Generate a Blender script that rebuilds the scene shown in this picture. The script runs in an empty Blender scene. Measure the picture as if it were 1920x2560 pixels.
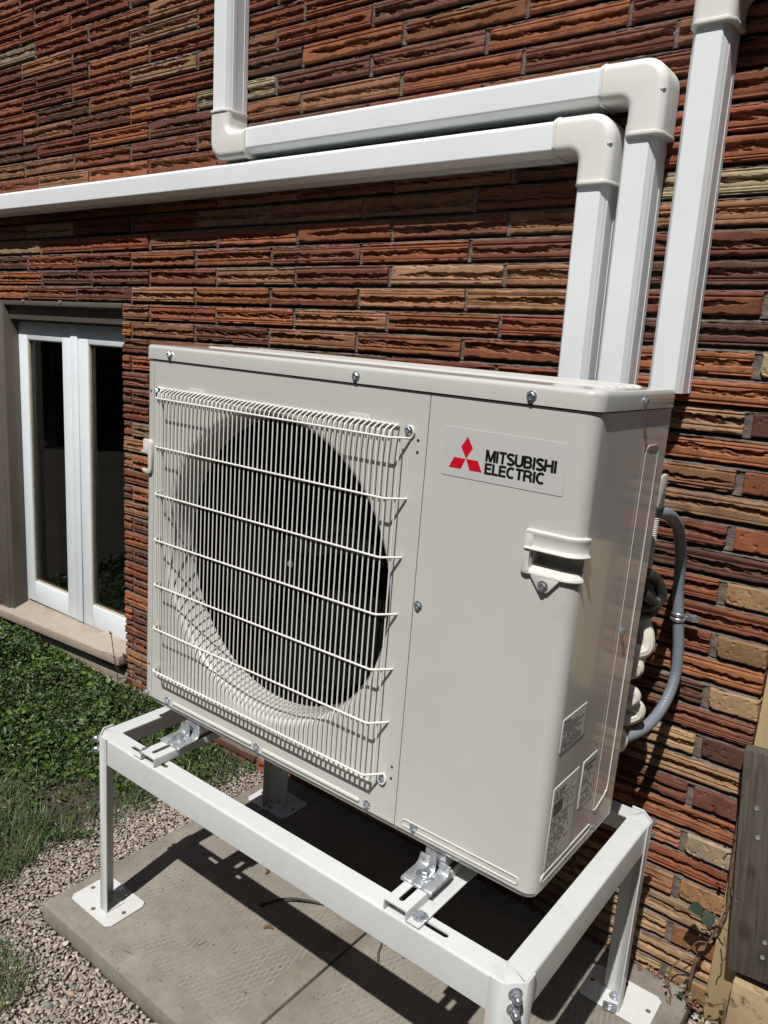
import bpy, bmesh, math, random
import numpy as np
from mathutils import Vector, Matrix, Euler

R = math.radians
scene = bpy.context.scene
COL = scene.collection

# ------------------------------------------------------------------ camera, light, exposure
CAM_POS = (1.34271, -0.98080, 0.80230)
CR = ((0.7912793, 0.6069883, 0.0737719), (0.1892366, -0.1283745, -0.9735037), (-0.5814349, 0.7842737, -0.2164445))
cam_data = bpy.data.cameras.new("camera")
cam_data.sensor_fit = 'VERTICAL'
cam_data.sensor_height = 36.0
cam_data.lens = 1951.16 / 2560 * 36.0
cam_data.clip_start = 0.02
cam_data.clip_end = 400
cam = bpy.data.objects.new("camera", cam_data)
COL.objects.link(cam)
m = Matrix.Identity(4)
for i in range(3):
    m[i][0] = CR[0][i]
    m[i][1] = -CR[1][i]
    m[i][2] = -CR[2][i]
    m[i][3] = CAM_POS[i]
cam.matrix_world = m
scene.camera = cam

SUN_DIR = Vector((-0.092, 0.528, -0.876)).normalized()      # the way the light travels
world = bpy.data.worlds.new("World")
scene.world = world
world.use_nodes = True
wn = world.node_tree.nodes
wl = world.node_tree.links
sky = wn.new("ShaderNodeTexSky")
sky.sky_type = 'NISHITA'
sky.sun_disc = False
sky.sun_elevation = math.asin(-SUN_DIR.z)
sky.sun_rotation = math.atan2(-SUN_DIR.x, -SUN_DIR.y)
wl.new(sky.outputs[0], wn["Background"].inputs[0])
wn["Background"].inputs[1].default_value = 0.05

sun_data = bpy.data.lights.new("sun", 'SUN')
sun_data.energy = 5.0
sun_data.angle = R(0.55)
sun_data.color = (1.0, 0.972, 0.93)
sun = bpy.data.objects.new("sun", sun_data)
COL.objects.link(sun)
sun.rotation_euler = SUN_DIR.to_track_quat('-Z', 'Y').to_euler()
sun.location = (0.8, -4, 6)

scene.view_settings.view_transform = 'Standard'
scene.view_settings.look = 'None'
scene.view_settings.gamma = 1
scene.view_settings.exposure = 0.07
scene.view_settings.use_curve_mapping = False

# ------------------------------------------------------------------ materials
def lk(nt, a, b): nt.links.new(a, b)

def mat(name, col, rough=0.5, metal=0.0, var=0.12, vscale=6.0, bump=0.0, bscale=200.0, attr=None, objcol=False,
        col2=None, mask_scale=12.0, mask_lo=0.5, mask_hi=0.7, spec=0.5, rvar=0.0, stretch=None, bump2=0.0, b2scale=30.0, coat=0.0, speck=None):
    """principled material with noise-driven colour variation, stains, fine relief"""
    ma = bpy.data.materials.new(name)
    ma.use_nodes = True
    nt = ma.node_tree
    n = nt.nodes
    bs = n["Principled BSDF"]
    bs.inputs["Roughness"].default_value = rough
    bs.inputs["Metallic"].default_value = metal
    bs.inputs["Specular IOR Level"].default_value = spec
    if coat: bs.inputs["Coat Weight"].default_value = coat; bs.inputs["Coat Roughness"].default_value = 0.07
    tc = n.new("ShaderNodeTexCoord")
    vec = tc.outputs["Object"]
    if stretch:
        mp = n.new("ShaderNodeMapping"); mp.inputs["Scale"].default_value = stretch
        lk(nt, vec, mp.inputs[0]); vec = mp.outputs[0]
    if objcol:
        oi = n.new("ShaderNodeObjectInfo")
        ad = n.new("ShaderNodeVectorMath"); ad.operation = 'ADD'
        mu = n.new("ShaderNodeVectorMath"); mu.operation = 'SCALE'; mu.inputs["Scale"].default_value = 37.0
        cx = n.new("ShaderNodeCombineXYZ")
        for k in range(3): lk(nt, oi.outputs["Random"], cx.inputs[k])
        lk(nt, cx.outputs[0], mu.inputs[0]); lk(nt, vec, ad.inputs[0]); lk(nt, mu.outputs[0], ad.inputs[1])
        vec = ad.outputs[0]
    if attr:
        at = n.new("ShaderNodeAttribute"); at.attribute_name = attr; base = at.outputs["Color"]
    elif objcol:
        base = oi.outputs["Color"]
    else:
        rg = n.new("ShaderNodeRGB"); rg.outputs[0].default_value = (*col, 1); base = rg.outputs[0]
    if col2:
        nz = n.new("ShaderNodeTexNoise"); nz.inputs["Scale"].default_value = mask_scale; nz.inputs["Detail"].default_value = 6
        nz.inputs["Roughness"].default_value = 0.65
        lk(nt, vec, nz.inputs["Vector"])
        mr = n.new("ShaderNodeMapRange"); mr.inputs[1].default_value = mask_lo; mr.inputs[2].default_value = mask_hi
        lk(nt, nz.outputs["Fac"], mr.inputs[0])
        mx = n.new("ShaderNodeMix"); mx.data_type = 'RGBA'
        lk(nt, mr.outputs[0], mx.inputs[0]); lk(nt, base, mx.inputs[6]); mx.inputs[7].default_value = (*col2, 1)
        base = mx.outputs[2]
    if var:
        nz2 = n.new("ShaderNodeTexNoise"); nz2.inputs["Scale"].default_value = vscale; nz2.inputs["Detail"].default_value = 8
        nz2.inputs["Roughness"].default_value = 0.7
        lk(nt, vec, nz2.inputs["Vector"])
        mr2 = n.new("ShaderNodeMapRange"); mr2.inputs[1].default_value = 0.3; mr2.inputs[2].default_value = 0.7
        mr2.inputs[3].default_value = 1 - var; mr2.inputs[4].default_value = 1 + var
        lk(nt, nz2.outputs["Fac"], mr2.inputs[0])
        vm = n.new("ShaderNodeVectorMath"); vm.operation = 'SCALE'
        lk(nt, base, vm.inputs[0]); lk(nt, mr2.outputs[0], vm.inputs["Scale"])
        base = vm.outputs[0]
    if speck:
        sc_, lo_, c_ = speck
        nz4 = n.new("ShaderNodeTexNoise"); nz4.inputs["Scale"].default_value = sc_; nz4.inputs["Detail"].default_value = 2
        lk(nt, vec, nz4.inputs["Vector"])
        mr4 = n.new("ShaderNodeMapRange"); mr4.inputs[1].default_value = lo_; mr4.inputs[2].default_value = lo_ + 0.05
        lk(nt, nz4.outputs["Fac"], mr4.inputs[0])
        mx4 = n.new("ShaderNodeMix"); mx4.data_type = 'RGBA'
        lk(nt, mr4.outputs[0], mx4.inputs[0]); lk(nt, base, mx4.inputs[6]); mx4.inputs[7].default_value = (*c_, 1)
        base = mx4.outputs[2]
    lk(nt, base, bs.inputs["Base Color"])
    if rvar:
        nz3 = n.new("ShaderNodeTexNoise"); nz3.inputs["Scale"].default_value = vscale * 2.3; nz3.inputs["Detail"].default_value = 5
        lk(nt, vec, nz3.inputs["Vector"])
        mr3 = n.new("ShaderNodeMapRange"); mr3.inputs[1].default_value = 0.3; mr3.inputs[2].default_value = 0.7
        mr3.inputs[3].default_value = rough - rvar; mr3.inputs[4].default_value = rough + rvar
        lk(nt, nz3.outputs["Fac"], mr3.inputs[0]); lk(nt, mr3.outputs[0], bs.inputs["Roughness"])
    last = None
    for (amt, sc_, det) in ((bump2, b2scale, 6), (bump, bscale, 4)):
        if amt:
            nb = n.new("ShaderNodeTexNoise"); nb.inputs["Scale"].default_value = sc_; nb.inputs["Detail"].default_value = det
            lk(nt, vec, nb.inputs["Vector"])
            bp = n.new("ShaderNodeBump"); bp.inputs["Strength"].default_value = 1.0; bp.inputs["Distance"].default_value = amt
            lk(nt, nb.outputs["Fac"], bp.inputs["Height"])
            if last: lk(nt, last, bp.inputs["Normal"])
            last = bp.outputs[0]
    if last: lk(nt, last, bs.inputs["Normal"])
    return ma

M = {}
M['brick'] = mat("brick_clay", (.3, .1, .05), 0.82, objcol=True, var=0.34, vscale=22, bump=0.0012, bscale=170, spec=0.35,
                 col2=(.075, .045, .032), mask_scale=24, mask_lo=0.60, mask_hi=0.78, rvar=0.1, speck=(260, 0.70, (.05, .03, .022)))
# the chiselled band of each brick shows the raw core of the clay: browner, read from the mesh
def brick_core():
    nt = M['brick'].node_tree; n = nt.nodes; bs = n["Principled BSDF"]
    src = bs.inputs["Base Color"].links[0].from_socket
    at = n.new("ShaderNodeAttribute"); at.attribute_name = "core"
    mx = n.new("ShaderNodeMix"); mx.data_type = 'RGBA'; mx.blend_type = 'MIX'
    br = n.new("ShaderNodeMix"); br.data_type = 'RGBA'; br.inputs[0].default_value = 0.5
    lk(nt, src, br.inputs[6]); br.inputs[7].default_value = (.15, .085, .05, 1)
    fm = n.new("ShaderNodeMath"); fm.operation = 'MULTIPLY'; fm.inputs[1].default_value = 0.75
    lk(nt, at.outputs["Fac"], fm.inputs[0])
    lk(nt, fm.outputs[0], mx.inputs[0]); lk(nt, src, mx.inputs[6]); lk(nt, br.outputs[2], mx.inputs[7])
    lk(nt, mx.outputs[2], bs.inputs["Base Color"])
brick_core()
M['far_brick'] = mat("far_brick_clay", (.3, .1, .05), 0.85, attr="tone", var=0.3, vscale=22, bump=0.0012, bscale=170, spec=0.3)
M['mortar'] = mat("mortar", (.145, .118, .100), 0.95, var=0.3, vscale=40, bump=0.002, bscale=260, spec=0.2, bump2=0.003, b2scale=70)
M['wall_core'] = mat("wall_core", (.12, .09, .08), 0.95)
M['ivory'] = mat("ivory_enamel", (.536, .529, .497), 0.22, var=0.03, vscale=5, bump=0.00003, bscale=900, spec=0.5, rvar=0.05, coat=0.7,
                 col2=(.482, .472, .438), mask_scale=7, mask_lo=0.60, mask_hi=0.8)
M['ivory_plastic'] = mat("ivory_plastic", (.585, .57, .525), 0.40, var=0.03, bump=0.00008, bscale=700, spec=0.45)
M['wire'] = mat("coated_wire", (.70, .69, .64), 0.38, var=0.02)
M['duct'] = mat("duct_plastic", (.755, .783, .792), 0.42, var=0.035, vscale=4, bump=0.00012, bscale=500, rvar=0.06, stretch=None)
M['elbow'] = mat("elbow_plastic", (.70, .69, .655), 0.46, var=0.03, bump=0.00008, bscale=600)
M['steel_white'] = mat("white_powder_coat", (.545, .56, .555), 0.33, var=0.04, vscale=9, bump=0.00007, bscale=420, rvar=0.08,
                       speck=(70, 0.76, (.40, .36, .29)), col2=(.45, .44, .40), mask_scale=16, mask_lo=0.60, mask_hi=0.82)
M['plate_white'] = mat("white_plate_coat", (.56, .565, .55), 0.4, var=0.06, vscale=14, bump=0.0002, bscale=420, rvar=0.07,
                       col2=(.40, .36, .30), mask_scale=26, mask_lo=0.66, mask_hi=0.80)
M['zinc'] = mat("zinc_plate", (.58, .62, .66), 0.25, 0.88, var=0.12, vscale=120, rvar=0.08)
M['galv'] = mat("galvanised_steel", (.50, .52, .545), 0.42, 0.75, var=0.25, vscale=90, rvar=0.13, bump=0.0003, bscale=300)
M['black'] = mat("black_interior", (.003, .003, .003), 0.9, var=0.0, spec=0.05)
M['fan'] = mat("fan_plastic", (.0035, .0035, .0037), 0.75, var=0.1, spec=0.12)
M['dark_gap'] = mat("dark_gap", (.02, .02, .02), 0.8, var=0)
M['rubber'] = mat("black_rubber", (.028, .027, .024), 0.55, var=0.15, bump=0.0003, bscale=300)
M['grey_flex'] = mat("grey_flex_plastic", (.165, .185, .215), 0.45, var=0.08, vscale=20)
M['white_flex'] = mat("white_flex_plastic", (.70, .68, .64), 0.5, var=0.05)
M['insul'] = mat("ivory_pipe_insulation", (.66, .62, .55), 0.45, var=0.06, vscale=14)
M['red_print'] = mat("red_print", (.52, .006, .02), 0.35, var=0.02)
M['black_print'] = mat("black_print", (.008, .008, .009), 0.35, var=0)
M['grey_print'] = mat("grey_print", (.085, .08, .07), 0.45, var=0)
M['sticker'] = mat("clear_sticker", (.505, .50, .485), 0.25, var=0.02)
M['label'] = mat("paper_label", (.58, .57, .54), 0.42, var=0.05, vscale=40)
M['win_white'] = mat("window_paint", (.73, .78, .81), 0.42, var=0.05, vscale=8, bump=0.0002, bscale=300, col2=(.50, .46, .40), mask_scale=9, mask_lo=0.68, mask_hi=0.85)
M['sealant'] = mat("glazing_putty", (.42, .37, .27), 0.7, var=0.2, vscale=40)
M['bronze'] = mat("bronze_trim_paint", (.115, .098, .080), 0.42, var=0.12, vscale=10, bump=0.0002, bscale=300)
M['sill'] = mat("sill_tan_paint", (.33, .275, .222), 0.62, var=0.14, vscale=14, bump=0.0006, bscale=160, col2=(.21, .17, .13), mask_scale=16, mask_lo=0.56, mask_hi=0.78)
M['footing'] = mat("red_footing_stone", (.23, .155, .125), 0.9, var=0.3, vscale=18, bump=0.004, bscale=60)
M['concrete'] = mat("paver_concrete", (.225, .206, .175), 0.88, var=0.22, vscale=10, bump=0.0007, bscale=240, spec=0.3, col2=(.165, .146, .118), mask_scale=6, mask_lo=0.42, mask_hi=0.66, bump2=0.0014, b2scale=40, speck=(150, 0.66, (.105, .092, .074)))
M['ridge'] = mat("paver_ridge", (.258, .236, .200), 0.9, var=0.3, vscale=25, spec=0.3)
M['gravel'] = mat("gravel_stone", (.3, .27, .25), 0.85, attr="tone", var=0.22, vscale=160, bump=0.0005, bscale=500, spec=0.3)
M['ground'] = mat("soil", (.036, .028, .020), 0.95, var=0.4, vscale=14, bump=0.006, bscale=40, col2=(.048, .040, .026), mask_scale=3, mask_lo=0.45, mask_hi=0.6)
M['leaf'] = mat("ground_leaf", (.05, .1, .03), 0.5, attr="tone", var=0.25, vscale=60, spec=0.4)
M['dry'] = mat("dry_vine", (.12, .075, .045), 0.8, attr=None, var=0.35, vscale=60, bump=0.0006, bscale=200)
M['grey_wood'] = mat("weathered_wood", (.088, .075, .061), 0.85, var=0.38, vscale=7, bump=0.0022, bscale=16, stretch=(13, 13, 0.9), spec=0.25, col2=(.040, .036, .031), mask_scale=11, mask_lo=0.50, mask_hi=0.72)
M['yellow_wood'] = mat("raw_yellow_board", (.40, .305, .165), 0.75, var=0.14, vscale=9, bump=0.0006, bscale=30, stretch=(6, 6, 1), col2=(.36, .25, .12), mask_scale=9, mask_lo=0.55, mask_hi=0.75)
M['stained_wood'] = mat("stained_yellow_board", (.35, .265, .15), 0.8, var=0.2, vscale=12, bump=0.0008, bscale=60, col2=(.05, .043, .035), mask_scale=30, mask_lo=0.58, mask_hi=0.70)
M['rubble'] = mat("red_brick_chips", (.33, .13, .08), 0.9, attr="tone", var=0.25, vscale=80)
M['glass'] = bpy.data.materials.new("window_glass"); M['glass'].use_nodes = True
g = M['glass'].node_tree.nodes["Principled BSDF"]
g.inputs["Base Color"].default_value = (.75, .8, .78, 1); g.inputs["Roughness"].default_value = 0.01
g.inputs["Transmission Weight"].default_value = 1.0; g.inputs["IOR"].default_value = 1.5
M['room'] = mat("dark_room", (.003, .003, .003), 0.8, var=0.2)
M['room_item'] = mat("room_item", (.10, .10, .10), 0.5, var=0.1)

# plank end knots: rings of darker grain round a few centres, in the plank's own coordinates
def add_knots(ma, centres, dark):
    nt = ma.node_tree; n = nt.nodes; bs = n["Principled BSDF"]
    src = bs.inputs["Base Color"].links[0].from_socket
    tc = n.new("ShaderNodeTexCoord")
    for (cx, cz, r) in centres:
        vs = n.new("ShaderNodeVectorMath"); vs.operation = 'SUBTRACT'; vs.inputs[1].default_value = (cx, 0, cz)
        lk(nt, tc.outputs["Object"], vs.inputs[0])
        ms = n.new("ShaderNodeVectorMath"); ms.operation = 'MULTIPLY'; ms.inputs[1].default_value = (1, 0, 0.75)
        lk(nt, vs.outputs[0], ms.inputs[0])
        ln = n.new("ShaderNodeVectorMath"); ln.operation = 'LENGTH'; lk(nt, ms.outputs[0], ln.inputs[0])
        mr = n.new("ShaderNodeMapRange"); mr.inputs[1].default_value = r * 0.35; mr.inputs[2].default_value = r
        mr.inputs[3].default_value = 0.85; mr.inputs[4].default_value = 0.0
        lk(nt, ln.outputs["Value"], mr.inputs[0])
        sn = n.new("ShaderNodeMath"); sn.operation = 'SINE'
        mu = n.new("ShaderNodeMath"); mu.operation = 'MULTIPLY'; mu.inputs[1].default_value = 2200.0
        lk(nt, ln.outputs["Value"], mu.inputs[0]); lk(nt, mu.outputs[0], sn.inputs[0])
        ma_ = n.new("ShaderNodeMath"); ma_.operation = 'MULTIPLY_ADD'; ma_.inputs[1].default_value = 0.25; ma_.inputs[2].default_value = 0.75
        lk(nt, sn.outputs[0], ma_.inputs[0])
        f = n.new("ShaderNodeMath"); f.operation = 'MULTIPLY'; lk(nt, ma_.outputs[0], f.inputs[0]); lk(nt, mr.outputs[0], f.inputs[1])
        mx = n.new("ShaderNodeMix"); mx.data_type = 'RGBA'
        lk(nt, f.outputs[0], mx.inputs[0]); lk(nt, src, mx.inputs[6]); mx.inputs[7].default_value = (*dark, 1)
        src = mx.outputs[2]
    lk(nt, src, bs.inputs["Base Color"])

# ------------------------------------------------------------------ mesh helpers
BASE = {}
WALL_ROT = R(-1.0)            # the wall's courses run one degree off the unit's level

class MB:
    def __init__(s):
        s.v = []; s.f = []
    def add(s, verts, faces):
        o = len(s.v)
        s.v += [tuple(p) for p in verts]
        s.f += [tuple(i + o for i in f) for f in faces]
        return s
    def box(s, x0, x1, y0, y1, z0, z1):
        return s.add([(x0, y0, z0), (x1, y0, z0), (x1, y1, z0), (x0, y1, z0), (x0, y0, z1), (x1, y0, z1), (x1, y1, z1), (x0, y1, z1)],
                     [(0, 3, 2, 1), (4, 5, 6, 7), (0, 1, 5, 4), (1, 2, 6, 5), (2, 3, 7, 6), (3, 0, 4, 7)])
    def loft(s, rings, caps=(True, True), closed=True):
        n = len(rings[0]); vs = [p for r in rings for p in r]; fs = []
        for k in range(len(rings) - 1):
            for i in range(n if closed else n - 1):
                j = (i + 1) % n
                fs.append((k * n + i, k * n + j, (k + 1) * n + j, (k + 1) * n + i))
        if caps[0]: fs.append(tuple(range(n - 1, -1, -1)))
        if caps[1]: fs.append(tuple((len(rings) - 1) * n + i for i in range(n)))
        return s.add(vs, fs)
    def prism(s, poly, axis, a, b):
        def pt(p, t):
            return {'x': (t, p[0], p[1]), 'y': (p[0], t, p[1]), 'z': (p[0], p[1], t)}[axis]
        return s.loft([[pt(p, a) for p in poly], [pt(p, b) for p in poly]])
    def tube(s, path, r, n=8, caps=True, rib=None, ups=None):
        path = [Vector(p) for p in path]
        T = []
        for i in range(len(path)):
            a = path[max(i - 1, 0)]; b = path[min(i + 1, len(path) - 1)]
            T.append((b - a).normalized())
        nrm = T[0].orthogonal().normalized()
        rings = []
        for i, p in enumerate(path):
            nrm = (nrm - T[i] * nrm.dot(T[i])).normalized()
            bi = T[i].cross(nrm)
            rr = r[i] if isinstance(r, (list, tuple)) else r
            ring = []
            for k in range(n):
                a = 2 * math.pi * k / n
                q = rr * (rib[k % len(rib)] if rib else 1)
                ring.append(p + (nrm * math.cos(a) + bi * math.sin(a)) * q)
            rings.append(ring)
        return s.loft(rings, (caps, caps))
    def lathe(s, prof, c, axis='y', n=24, caps=(True, True)):
        rings = []
        for (r, t) in prof:
            ring = []
            for k in range(n):
                a = 2 * math.pi * k / n
                u, w = r * math.cos(a), r * math.sin(a)
                ring.append({'y': (c[0] + u, c[1] + t, c[2] + w), 'z': (c[0] + u, c[1] + w, c[2] + t), 'x': (c[0] + t, c[1] + u, c[2] + w)}[axis])
            rings.append(ring)
        return s.loft(rings, caps)
    def mesh(s, name, off=(0, 0, 0), bevel=0, seg=2, angle=35, smooth=True, fix=True):
        me = bpy.data.meshes.new(name)
        me.from_pydata([(a - off[0], b - off[1], c - off[2]) for a, b, c in s.v], [], s.f)
        if fix or bevel:
            bm = bmesh.new(); bm.from_mesh(me)
            if fix: bmesh.ops.recalc_face_normals(bm, faces=bm.faces)
            if bevel:
                es = [e for e in bm.edges if len(e.link_faces) == 2 and e.calc_face_angle(0) > R(32)]
                bmesh.ops.bevel(bm, geom=es, offset=bevel, offset_type='OFFSET', segments=seg, profile=0.5, affect='EDGES', clamp_overlap=True)
            bm.to_mesh(me); bm.free()
        if smooth:
            me.polygons.foreach_set("use_smooth", [True] * len(me.polygons))
            me.set_sharp_from_angle(angle=R(angle))
        me.update()
        return me

def set_info(o, label=None, cat=None, group=None, kind=None):
    if label: o["label"] = label
    if cat: o["category"] = cat
    if group: o["group"] = group
    if kind: o["kind"] = kind

def thing(name, label, cat, base=(0, 0, 0), group=None, wall=False):
    o = bpy.data.objects.new(name, None)
    o.empty_display_size = 0.05
    COL.objects.link(o)
    b = Vector(base)
    BASE[o.name] = b
    if wall:
        o.rotation_euler = (0, WALL_ROT, 0)
        o.location = Matrix.Rotation(WALL_ROT, 3, 'Y') @ b
    else:
        o.location = b
    set_info(o, label, cat, group)
    return o

def part(name, mb, ma, parent, bevel=0, seg=2, angle=35, smooth=True, label=None, kind=None, fix=True):
    b = BASE[parent.name]
    me = mb.mesh(name, b, bevel, seg, angle, smooth, fix)
    me.materials.append(M[ma])
    o = bpy.data.objects.new(name, me)
    COL.objects.link(o)
    o.parent = parent
    BASE[o.name] = b
    set_info(o, label, None, None, kind)
    return o

def inst(name, me, parent, loc, rot=(0, 0, 0), scale=(1, 1, 1)):
    o = bpy.data.objects.new(name, me)
    COL.objects.link(o)
    o.parent = parent
    o.location = Vector(loc) - BASE[parent.name]
    o.rotation_euler = rot
    o.scale = scale
    BASE[o.name] = Vector(loc)
    return o

def solo(name, mb, ma, label, cat, base, group=None, wall=False, **kw):
    me = mb.mesh(name, base, **kw)
    me.materials.append(M[ma])
    o = bpy.data.objects.new(name, me)
    COL.objects.link(o)
    b = Vector(base)
    BASE[o.name] = b
    if wall:
        o.rotation_euler = (0, WALL_ROT, 0); o.location = Matrix.Rotation(WALL_ROT, 3, 'Y') @ b
    else:
        o.location = b
    set_info(o, label, cat, group)
    return o

def np_mesh(name, V, F, ma, tone=None, smooth=False, attr="tone"):
    me = bpy.data.meshes.new(name)
    V = np.asarray(V, np.float32); F = np.asarray(F, np.int32)
    k = F.shape[1]
    me.vertices.add(len(V)); me.vertices.foreach_set("co", V.ravel())
    me.loops.add(F.size); me.loops.foreach_set("vertex_index", F.ravel())
    me.polygons.add(len(F)); me.polygons.foreach_set("loop_start", np.arange(0, F.size, k, dtype=np.int32))
    me.update(calc_edges=True)
    if tone is not None:
        a = me.attributes.new(attr, 'FLOAT_COLOR', 'POINT')
        t = np.ones((len(V), 4), np.float32); t[:, :3] = tone
        a.data.foreach_set("color", t.ravel())
    if smooth: me.polygons.foreach_set("use_smooth", np.ones(len(F), bool))
    me.materials.append(M[ma])
    me.validate()
    return me

def offset_poly(P, d):
    """move a closed CCW outline inward by d"""
    n = len(P); out = []
    for i in range(n):
        a = Vector(P[i - 1]); b = Vector(P[i]); c = Vector(P[(i + 1) % n])
        e1 = (b - a).normalized(); e2 = (c - b).normalized()
        n1 = Vector((-e1.y, e1.x)); n2 = Vector((-e2.y, e2.x))
        k = n1 + n2
        q = k.length_squared
        if q < 1e-9: out.append(b + n1 * d); continue
        out.append(b + k * (2 * d / q))
    return [(p.x, p.y) for p in out]

def offset_edges(P, D):
    """move each edge i (P[i] to P[i+1]) of a closed CCW outline inward by D[i]"""
    n = len(P); out = []
    for i in range(n):
        a = Vector(P[i - 1]); b = Vector(P[i]); c = Vector(P[(i + 1) % n])
        e1 = (b - a).normalized(); e2 = (c - b).normalized()
        n1 = Vector((-e1.y, e1.x)); n2 = Vector((-e2.y, e2.x))
        d1, d2 = D[i - 1], D[i]
        det = n1.x * n2.y - n1.y * n2.x
        if abs(det) < .02: p = b + n1 * (d1 + d2) / 2
        else:
            q1 = n1.dot(b) + d1; q2 = n2.dot(b) + d2
            p = Vector(((q1 * n2.y - q2 * n1.y) / det, (n1.x * q2 - n2.x * q1) / det))
        out.append((p.x, p.y))
    return out

def arc(cx, cy, r, a0, a1, n):
    return [(cx + r * math.cos(R(a0 + (a1 - a0) * i / n)), cy + r * math.sin(R(a0 + (a1 - a0) * i / n))) for i in range(n + 1)]

def round_rect(x0, x1, y0, y1, r, n=5):
    return (arc(x1 - r, y0 + r, r, -90, 0, n) + arc(x1 - r, y1 - r, r, 0, 90, n) + arc(x0 + r, y1 - r, r, 90, 180, n) + arc(x0 + r, y0 + r, r, 180, 270, n))

def pillow(mb, outline, axis, t0, t1, fil, seg=4):
    """prism from t0 to t1 along axis with the t1 edge rounded"""
    def pt(p, t):
        return {'x': (t, p[0], p[1]), 'y': (p[0], t, p[1]), 'z': (p[0], p[1], t)}[axis]
    sg = 1 if t1 > t0 else -1
    rings = [[pt(p, t0) for p in outline]]
    for i in range(seg + 1):
        a = R(90 * i / seg)
        q = offset_poly(outline, fil * (1 - math.cos(a)))
        rings.append([pt(p, t1 - sg * fil * (1 - math.sin(a))) for p in q])
    return mb.loft(rings)

def smooth_path(pts, sub=6):
    P = [Vector(p) for p in pts]
    P = [P[0] * 2 - P[1]] + P + [P[-1] * 2 - P[-2]]
    out = []
    for i in range(1, len(P) - 2):
        for k in range(sub):
            t = k / sub
            a, b, c, d = P[i - 1:i + 3]
            out.append(0.5 * ((2 * b) + (c - a) * t + (2 * a - 5 * b + 4 * c - d) * t * t + (3 * b - a - 3 * c + d) * t ** 3))
    out.append(P[-2])
    return out

def resample(path, step):
    path = [Vector(p) for p in path]
    L = [0]
    for a, b in zip(path, path[1:]): L.append(L[-1] + (b - a).length)
    n = max(2, int(L[-1] / step)); out = []; j = 0
    for i in range(n + 1):
        t = L[-1] * i / n
        while j < len(L) - 2 and L[j + 1] < t: j += 1
        out.append(path[j].lerp(path[j + 1], (t - L[j]) / max(1e-9, L[j + 1] - L[j])))
    return out

# value noise on arrays
def vnoise(x, y, seed):
    rs = np.random.RandomState(seed)
    tab = rs.rand(64, 64)
    xi = np.floor(x).astype(int); yi = np.floor(y).astype(int)
    fx = x - xi; fy = y - yi
    fx = fx * fx * (3 - 2 * fx); fy = fy * fy * (3 - 2 * fy)
    t = lambda a, b: tab[a % 64, b % 64]
    return (t(xi, yi) * (1 - fx) + t(xi + 1, yi) * fx) * (1 - fy) + (t(xi, yi + 1) * (1 - fx) + t(xi + 1, yi + 1) * fx) * fy

# shared fasteners
def screw_mesh(name, r=0.0055, h=0.005, washer=True):
    mb = MB()
    if washer: mb.lathe([(r * 1.45, 0), (r * 1.45, -0.0007), (r * 1.3, -0.0012)], (0, 0, 0), 'y', 18, (False, True))
    hexo = [(r * math.cos(R(60 * k + 15)), r * math.sin(R(60 * k + 15))) for k in range(6)]
    inn = [(x * .86, z * .86) for x, z in hexo]; hole = [(x * .45, z * .45) for x, z in hexo]
    mb.loft([[(x, -0.001, z) for x, z in hexo], [(x, -h * .85, z) for x, z in hexo], [(x, -h, z) for x, z in inn],
             [(x, -h, z) for x, z in hole], [(x, -h * .6, z) for x, z in hole]], (False, True))
    me = mb.mesh(name); me.materials.append(M['zinc']); return me
SCREW = screw_mesh("screw")
SCREW_S = screw_mesh("small_screw", 0.0042, 0.004)

def bolt_mesh():
    mb = MB()
    mb.lathe([(0.0125, 0), (0.0125, 0.0016), (0.0115, 0.002)], (0, 0, 0), 'z', 24, (False, True))
    r = 0.0078
    hexo = [(r * math.cos(R(60 * k)), r * math.sin(R(60 * k))) for k in range(6)]
    mb.loft([[(x, y, 0.002) for x, y in hexo], [(x, y, 0.0072) for x, y in hexo], [(x * .85, y * .85, 0.008) for x, y in hexo]], (False, True))
    me = mb.mesh("hex_bolt"); me.materials.append(M['zinc']); return me
BOLT = bolt_mesh()

def acorn_mesh():
    mb = MB()
    mb.lathe([(0.0105, 0), (0.0105, -0.0016), (0.0088, -0.002)], (0, 0, 0), 'y', 20, (False, True))
    r = 0.0078
    hexo = [(r * math.cos(R(60 * k)), r * math.sin(R(60 * k))) for k in range(6)]
    mb.loft([[(x, -0.002, z) for x, z in hexo], [(x, -0.008, z) for x, z in hexo], [(x * .9, -0.009, z * .9) for x, z in hexo]], (False, True))
    mb.lathe([(0.0062, -0.009), (0.0060, -0.013), (0.0048, -0.0165), (0.0026, -0.0185), (0.0005, -0.019)], (0, 0, 0), 'y', 16, (False, True))
    me = mb.mesh("acorn_nut"); me.materials.append(M['zinc']); return me
ACORN = acorn_mesh()

# ------------------------------------------------------------------ the ground
SLAB_TOP = -0.497
def ground_z(x, y):
    x = np.asarray(x, float); y = np.asarray(y, float)
    t = np.clip((-0.22 - x) / 1.1, 0, 1); t = t * t * (3 - 2 * t)
    near = np.clip((y + 1.6) / 1.2, 0, 1)
    return -0.538 + 0.050 * t * near + 0.006 * (vnoise(x * 7 + 3, y * 7 + 5, 5) - 0.5)

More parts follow.
